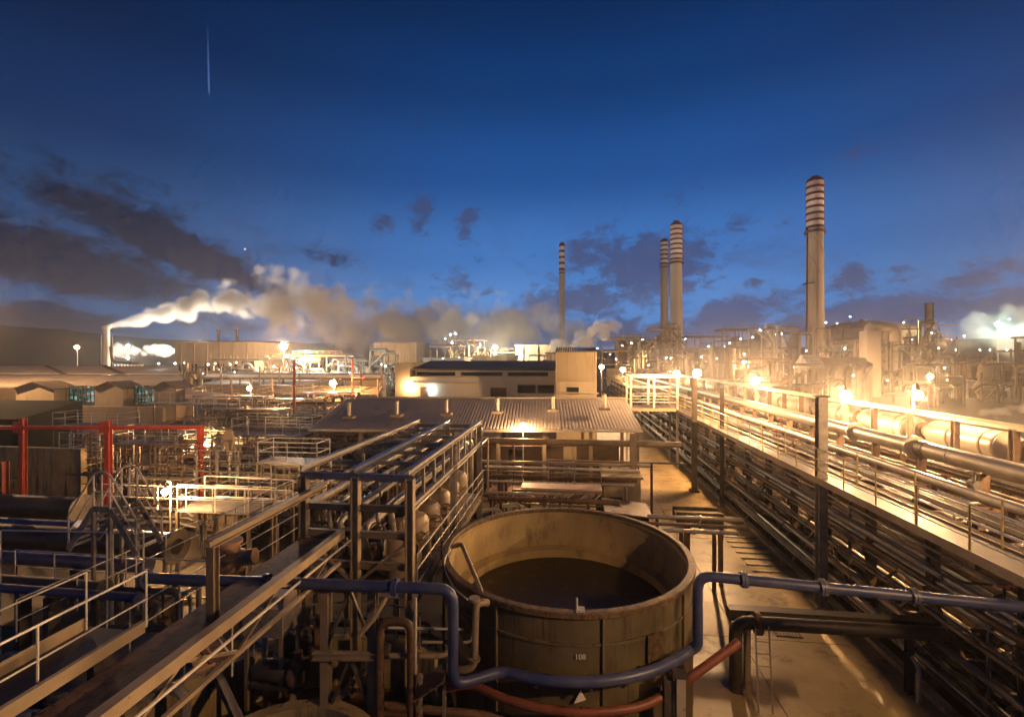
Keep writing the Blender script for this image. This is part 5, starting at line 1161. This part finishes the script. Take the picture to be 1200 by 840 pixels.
# ------------------------------------------------------------------ generic process units, each its own arrangement
def unit(u, d, w, h, dp, label, seed, mat=None):
    rr = random.Random(seed); p = PG(u, d, 0); mat = mat or m_plant
    t = thing('process_unit', label, 'process unit', p)
    nx = max(2, int(w/4)); nz = max(2, int(h/3.6))
    fr = MB()
    for i in range(nx+1):
        for y in (0, dp):
            fr.beam((p.x+w*i/nx, p.y+y, 0), (p.x+w*i/nx, p.y+y, h*rr.uniform(.75,1)), .3)
    for k in range(1, nz+1):
        z = h*k/nz*.97; x0, x1 = p.x + w*rr.choice((0,0,.25)), p.x + w*rr.choice((1,1,.7))
        for y in (0, dp): fr.beam((x0, p.y+y, z), (x1, p.y+y, z), .28, .35)
        if rr.random() < .8: obj('platform', MB().box(x0, x1, p.y-.8, p.y+dp, z+.2, z+.3), m_plantd, t)
        rl = MB(); n = max(2, int((x1-x0)/1.6))
        for q in range(n+1): rl.beam((x0+(x1-x0)*q/n, p.y-.8, z+.3), (x0+(x1-x0)*q/n, p.y-.8, z+1.35), .07)
        for hh in (.85, 1.35): rl.beam((x0, p.y-.8, z+hh), (x1, p.y-.8, z+hh), .07)
        obj('railing', rl, m_tan, t)
    for i in range(0, nx, 2): fr.beam((p.x+w*i/nx, p.y, 0), (p.x+w*(i+1)/nx, p.y, h/nz), .18)
    obj('frame', fr, mat, t)
    for k in range(max(2, int(w/4))):
        x0 = p.x + rr.uniform(0,.75)*w; bw = rr.uniform(1.5,4.5); z0 = h*rr.uniform(0,.6); obj('clad_casing', MB().box(x0, x0+bw, p.y+dp*rr.uniform(.05,.5), p.y+dp*rr.uniform(.55,.95), z0, z0+h*rr.uniform(.15,.4)), rr.choice((mat, m_plantd, m_tan, m_wall)), t)
    for k in range(max(2, int(w/5))):
        x = p.x + rr.uniform(.05,.95)*w; r = rr.uniform(.6, 1.5); hh = h*rr.uniform(.5, 1.15); y = p.y + dp*rr.uniform(.2,.8)
        if rr.random() < .6: obj('vessel', MB().lathe((x,y,0), [(r,.5),(r,hh-r*.5),(r*.7,hh-.1*r),(r*.2,hh),(.01,hh)], 16), rr.choice((mat, m_wall, m_tan)), t)
        else: z = h*rr.uniform(.2,.85); obj('vessel', MB().lathe((x,y-dp*.4,z), [(.01,-2.6),(r*.6,-2.5),(r*.9,-2),(r*.9,2),(r*.6,2.5),(.01,2.6)], 16, axis='x'), rr.choice((m_wall, m_tan)), t)
    for k in range(5):
        x = p.x + rr.uniform(0,1)*w; z = h*rr.uniform(.3,1.1); y = p.y - rr.uniform(.3,1)
        obj('pipe', MB().tube([(x,y,0),(x,y,z),(x+rr.uniform(-5,5),y,z),(x+rr.uniform(-5,5),y+2,z*.6)], rr.uniform(.12,.35), 8), rr.choice((m_pale, m_tan, mat)), t)
    return t
units = [(706,128,12,15,6,'under the thin lone chimney'),(742,118,9,14,6,'left of the close chimney pair, nearer'),(760,150,10,19,6,'directly left of the close chimney pair'),(804,160,14,17,7,'just right of the close chimney pair'),
 (832,112,9,12,6,'between pair and tallest chimney, low'),(846,150,16,19,8,'between pair and tallest chimney, tall'),(880,135,12,18,7,'left of the tallest chimney, second'),(905,118,9,16,6,'left of the tallest chimney, next to it'),
 (968,125,8,18,5,'before the domed tank'),(990,112,6,13,5,'between tallest chimney and the square column'),(1034,118,12,17,6,'right of the square column'),(1066,130,12,19,7,'second right of the square column'),
 (1105,105,14,9,6,'under the steam at far right'),(1150,95,16,8,6,'low at the far right edge'),(1068,88,9,8,5,'low beyond the right rack lamp'),(1190,120,16,15,6,'at the far right edge behind steam'),
 (212,118,14,7,6,'right of the warehouse'),(250,112,14,9,6,'second right of the warehouse'),(300,120,14,9,6,'left of the tallest sodium mast'),(345,125,14,10,6,'right of the tallest sodium mast'),(392,118,12,9,6,'behind the orange lamp'),
 (425,112,9,11,5,'just left of the plant building'),(505,128,12,13,6,'in steam behind the plant building'),(530,140,10,15,6,'tall in steam behind the plant building'),(575,135,10,11,6,'behind the thin mast lamp'),(620,120,8,10,5,'left of the bridge block'),
 (770,92,7,9,5,'near the rack end'),(862,88,8,9,5,'behind the rack lamps, middle'),(925,84,7,8,5,'behind the rack lamps toward the right')]
for k, (u, d, w, h, dp, where) in enumerate(units): unit(u, d, w, h, dp, f"tangled tan process unit of frames and vessels {where}", 100+k)
for k, (u, d, r, h, where) in enumerate(((265,84,4,4.4,'first right of the warehouse'),(288,92,5,5.2,'second right of the warehouse'),(372,84,4,5,'beyond the left red mast'),(428,80,3.5,5.4,'left of the plant building'),(318,78,3,4.2,'below the tallest sodium mast'))):
    p = PG(u, d, 0); t = thing('storage_tank', f"squat tan storage tank {where}", 'tank', p)
    obj('shell', MB().lathe(p, [(r,0),(r,h)], 32), m_wall, t); obj('roof', MB().lathe(p, [(r*1.02,h),(r*1.02,h+.15),(.01,h+r*.18)], 32), m_shed, t)
# a belt of low pipe rows far left
for k in range(7):
    d = 66 + 7*k; a, b = PG(225+k*6, d, 0), PG(455+k*2, d, 0); z = R.choice((3.4,4.2,5,5.6)); t = thing('far_pipe_row', f"far low pipe row on posts below the steam, {ORD[k]} back", 'pipe row', ((a.x+b.x)/2, a.y, 0), 'far pipe rows below the steam')
    for q in range(4): obj('pipe', MB().tube([(a.x, a.y+q*.5, z+.25*q), (b.x, a.y+q*.5, z+.25*q)], .18, 8), R.choice((m_pale, m_tan, m_brown, m_cwhite)), t)
    for q in range(10): x = a.x+(b.x-a.x)*q/9; obj('post', MB().beam((x,a.y-.1,0),(x,a.y-.1,z+R.choice((0,1,2))), .22), m_plant, t)
# small lights scattered through the plant
dots = thing('spot_lamp', 'small bluish white lamp glowing among the distant plant units', 'lamp', (0,0,0), 'small white lamps in the distance')
obj('bulb', ico(MB(), (0,0,0), 1.0), EM('small white lamp', LED, 260), dots); obj('hood', MB().lathe((0,0,0), [(1.25,.85),(.9,1.3),(.2,1.6)], 10), m_plantd, dots)
dotw = thing('spot_lamp', 'small warm lamp glowing among the distant plant units', 'lamp', (0,0,0), 'small warm lamps in the distance')
obj('bulb', ico(MB(), (0,0,0), 1.0), EM('small warm lamp', SODIUM, 260), dotw); obj('hood', MB().lathe((0,0,0), [(1.25,.85),(.9,1.3),(.2,1.6)], 10), m_plantd, dotw)
WL = [(996,371),(968,378),(981,379),(1059,378),(1092,390),(909,392),(916,391),(891,387),(882,395),(753,398),(740,402),(729,405),(781,419),(786,420),(803,397),(855,402),(849,406),(830,406),(868,397),(1009,406),(990,408),(1130,394),(1176,393),(1183,374),
      (1100,408),(1120,410),(1148,410),(1160,410),(1180,410),(1107,431),(528,392),(534,391),(522,397),(530,402),(519,420),(550,417),(568,420),(538,419),(515,404),(186,426),(205,426),(216,425),(244,427),(252,426),(270,427),(277,425),(300,431),(262,437),(275,436),
      (321,429),(347,431),(357,430),(400,428),(447,427),(452,429),(405,420),(360,444),(238,438),(290,440),(880,408),(945,411),(700,408),(722,421),(1080,419),(1069,398)]
WW = [(822,418),(840,420),(872,415),(930,430),(760,428),(715,415),(385,428),(311,441),(410,437),(640,421),(475,421),(1000,440),(1110,445),(1040,446),(690,425),(335,447)]
i = 0
for lst, src in ((WL, dots), (WW, dotw)):
    for k, (u, v) in enumerate(lst):
        d = R.uniform(96, 150) if v < 425 else R.uniform(75, 95)
        if v < 400: d = R.uniform(108, 125) if u > 700 else R.uniform(120,145)
        s = R.uniform(.45, 1.1) * d / 900
        if k == 0: src.location = PD(u, v, d); src.scale = (s,)*3
        else: dup(src, PD(u, v, d), 0, None, (s,)*3)
# ================================================================== steam and air
def fcurve(nt, pts, x):
    n = nt.nodes.new('ShaderNodeFloatCurve'); c = n.mapping.curves[0]
    while len(c.points) > 2: c.points.remove(c.points[1])
    c.points[0].location = pts[0]; c.points[-1].location = pts[-1]
    for p in pts[1:-1]: c.points.new(*p)
    for p in c.points: p.handle_type = 'AUTO'
    n.mapping.update(); nt.links.new(x, n.inputs['Value']); return n.outputs[0]
def steam(name, label, u0, u1, v0, v1, d, zc, rad, den, D, nscale, col=(.9,.88,.86), flip=False, amp=1.1, dep=1.0, step=.4, soft=.35, aniso=.25, kind=None):
    """one drifting plume in a box: centre line zc, radius rad and density den along the box's length"""
    a, b = PD(u0, v1, d), PD(u1, v0, d); Lx, Lz = (b-a).dot(RT), b.z - a.z; Ly = Lz*dep
    c = Vector((0,0,0)); mb = MB().box(-Lx/2, Lx/2, -Ly/2, Ly/2, 0, Lz)
    m = bpy.data.materials.new(name); m.use_nodes = True; nt = m.node_tree; nt.nodes.clear(); N = nt.nodes; L = nt.links
    out = N.new('ShaderNodeOutputMaterial'); pv = N.new('ShaderNodeVolumePrincipled'); L.new(pv.outputs[0], out.inputs['Volume'])
    pv.inputs['Color'].default_value = (*col, 1); pv.inputs['Anisotropy'].default_value = aniso
    def mt(op, a, b=None):
        n = N.new('ShaderNodeMath'); n.operation = op
        for i, q in enumerate((a, b)):
            if q is None: continue
            if isinstance(q, (int, float)): n.inputs[i].default_value = q
            else: L.new(q, n.inputs[i])
        return n.outputs[0]
    tc = N.new('ShaderNodeTexCoord'); sx = N.new('ShaderNodeSeparateXYZ'); L.new(tc.outputs['Object'], sx.inputs[0])
    x = mt('ADD', mt('DIVIDE', sx.outputs[0], Lx), .5)
    if flip: x = mt('SUBTRACT', 1, x)
    zz = fcurve(nt, zc, x); rr_ = mt('MAXIMUM', fcurve(nt, rad, x), .004)
    dz = mt('DIVIDE', mt('SUBTRACT', mt('DIVIDE', sx.outputs[2], Lz), zz), rr_); dy = mt('DIVIDE', mt('DIVIDE', sx.outputs[1], Ly), rr_)
    q = mt('SQRT', mt('ADD', mt('MULTIPLY', dz, dz), mt('MULTIPLY', dy, dy)))
    ns = N.new('ShaderNodeTexNoise'); ns.inputs['Scale'].default_value = nscale; ns.inputs['Detail'].default_value = 3.5; ns.inputs['Roughness'].default_value = .6; ns.inputs['Distortion'].default_value = .4
    L.new(tc.outputs['Object'], ns.inputs['Vector'])
    vo = N.new('ShaderNodeTexVoronoi'); vo.feature = 'F1'; vo.inputs['Scale'].default_value = nscale*.9; vo.inputs['Detail'].default_value = 1; vo.inputs['Roughness'].default_value = .5; vo.inputs['Lacunarity'].default_value = 2.3
    wv = N.new('ShaderNodeVectorMath'); wv.operation = 'MULTIPLY_ADD'; L.new(ns.outputs['Color'], wv.inputs[0]); wv.inputs[1].default_value = (.5/nscale,)*3; L.new(tc.outputs['Object'], wv.inputs[2]); L.new(wv.outputs[0], vo.inputs['Vector'])
    q = mt('ADD', q, mt('MULTIPLY', mt('MINIMUM', 1, mt('ADD', .25, mt('MULTIPLY', x, 5))), mt('ADD', mt('MULTIPLY', mt('SUBTRACT', ns.outputs['Fac'], .5), amp), mt('MULTIPLY', mt('SUBTRACT', vo.outputs['Distance'], .36), amp*1.3))))
    mr = N.new('ShaderNodeMapRange'); mr.interpolation_type = 'SMOOTHSTEP'; mr.inputs[1].default_value = 1; mr.inputs[2].default_value = 1 - soft; L.new(q, mr.inputs[0])
    L.new(mt('MULTIPLY', mt('MULTIPLY', mr.outputs[0], fcurve(nt, den, x)), D), pv.inputs['Density'])
    m.cycles.volume_step_rate = step
    o = obj(name, mb, m); o.rotation_euler.z = YAW; ctr = PD((u0+u1)/2, v1, d); o.location = ctr
    tag(o, label, 'steam')
    if kind: o['kind'] = kind
    return o
STEAM = True
if STEAM:
    steam('steam_plume', 'long billowing steam plume blowing right from the thin left stack', 122, 690, 262, 430, 150,
          [(0,.275),(.10,.35),(.25,.45),(.38,.44),(.55,.31),(.75,.27),(1,.25)], [(0,.016),(.06,.06),(.16,.12),(.28,.19),(.40,.33),(.6,.31),(.8,.31),(1,.26)],
          [(0,1),(.2,.8),(.35,.5),(.6,.33),(.85,.28),(1,0)], .85, .12, amp=.85, soft=.6, col=(.97,.96,.95), step=.24)
    steam('steam_cloud', 'low white steam hanging beside the foot of the left stack', 128, 240, 396, 424, 152, [(0,.45),(.3,.5),(1,.35)], [(0,.3),(.35,.42),(1,.2)], [(0,.6),(.4,1),(1,.0)], .35, .22, amp=.8)
    steam('steam_puff', 'small pinkish steam puffs drifting by the corrugated tower', 645, 730, 362, 418, 100, [(0,.22),(.4,.32),(.65,.52),(1,.66)], [(0,.18),(.3,.27),(.65,.36),(1,.12)], [(0,.8),(.4,.9),(.8,.7),(1,0)], .9, .42, amp=.8, col=(.97,.95,.93))
    steam('steam_cloud', 'greenish white steam bank at the far right edge', 1075, 1260, 340, 440, 146, [(0,.35),(.4,.5),(1,.55)], [(0,.15),(.3,.34),(.6,.42),(1,.4)], [(0,.2),(.3,.7),(1,.8)], .14, .12, amp=.8, soft=.6)
    steam('steam_puff', 'grey steam wisp low at the right edge above the duct', 1148, 1260, 455, 496, 60, [(0,.3),(1,.55)], [(0,.12),(.5,.36),(1,.42)], [(0,.5),(1,1)], .5, .5, amp=.8)
def mist(name, label, c, rx, ry, rz, D, rot=0):
    """smooth thin bank of mist, densest at its heart"""
    m = bpy.data.materials.new(name); m.use_nodes = True; nt = m.node_tree; nt.nodes.clear(); N = nt.nodes; L = nt.links
    out = N.new('ShaderNodeOutputMaterial'); pv = N.new('ShaderNodeVolumePrincipled'); L.new(pv.outputs[0], out.inputs['Volume'])
    pv.inputs['Color'].default_value = (.93,.9,.87,1); pv.inputs['Anisotropy'].default_value = .7
    tc = N.new('ShaderNodeTexCoord'); mp = N.new('ShaderNodeMapping'); L.new(tc.outputs['Object'], mp.inputs[0])
    mp.inputs['Scale'].default_value = (1/rx, 1/ry, 1/rz); mp.inputs['Location'].default_value = (0, 0, -1)
    ln = N.new('ShaderNodeVectorMath'); ln.operation = 'LENGTH'; L.new(mp.outputs[0], ln.inputs[0])
    mr = N.new('ShaderNodeMapRange'); mr.interpolation_type = 'SMOOTHSTEP'; mr.inputs[1].default_value = 1; mr.inputs[2].default_value = .35; mr.inputs[4].default_value = D
    L.new(ln.outputs['Value'], mr.inputs[0]); L.new(mr.outputs[0], pv.inputs['Density']); m.cycles.volume_step_rate = .6
    c = Vector(c); o = obj(name, MB().box(-rx, rx, -ry, ry, 0, 2*rz), m); o.rotation_euler.z = rot; o.location = c - Vector((0,0,rz)); tag(o, label, 'mist', kind='stuff'); return o
if STEAM: mist('glowing_mist', 'thin warm mist drifting over the plant behind the rack lamps', PG(905, 98, 10), 34, 34, 11, .0035, YAW)
if STEAM: mist('low_steam', 'soft warm bank of low steam behind the plant building', PG(470, 140, 15), 44, 22, 15, .016, YAW)
if STEAM: mist('halo_mist', 'thin mist added round the rack lamps to give them halos', (15.5, 50, 7), 10, 48, 6, .006)  # mist put in so the rack lamps glow with a halo
hz = bpy.data.materials.new('haze'); hz.use_nodes = True; n_ = hz.node_tree; n_.nodes.clear()
o_ = n_.nodes.new('ShaderNodeOutputMaterial'); v_ = n_.nodes.new('ShaderNodeVolumePrincipled'); n_.links.new(v_.outputs[0], o_.inputs['Volume'])
v_.inputs['Color'].default_value = (.93,.9,.88,1); v_.inputs['Density'].default_value = HAZE; v_.inputs['Anisotropy'].default_value = .78
hb = obj('haze', MB().box(-1450, 1450, -320, 1550, -6, 70), hz); hb['kind'] = 'stuff'; tag(hb, 'thin smoky air lit by the plant lamps', 'haze', kind='stuff')
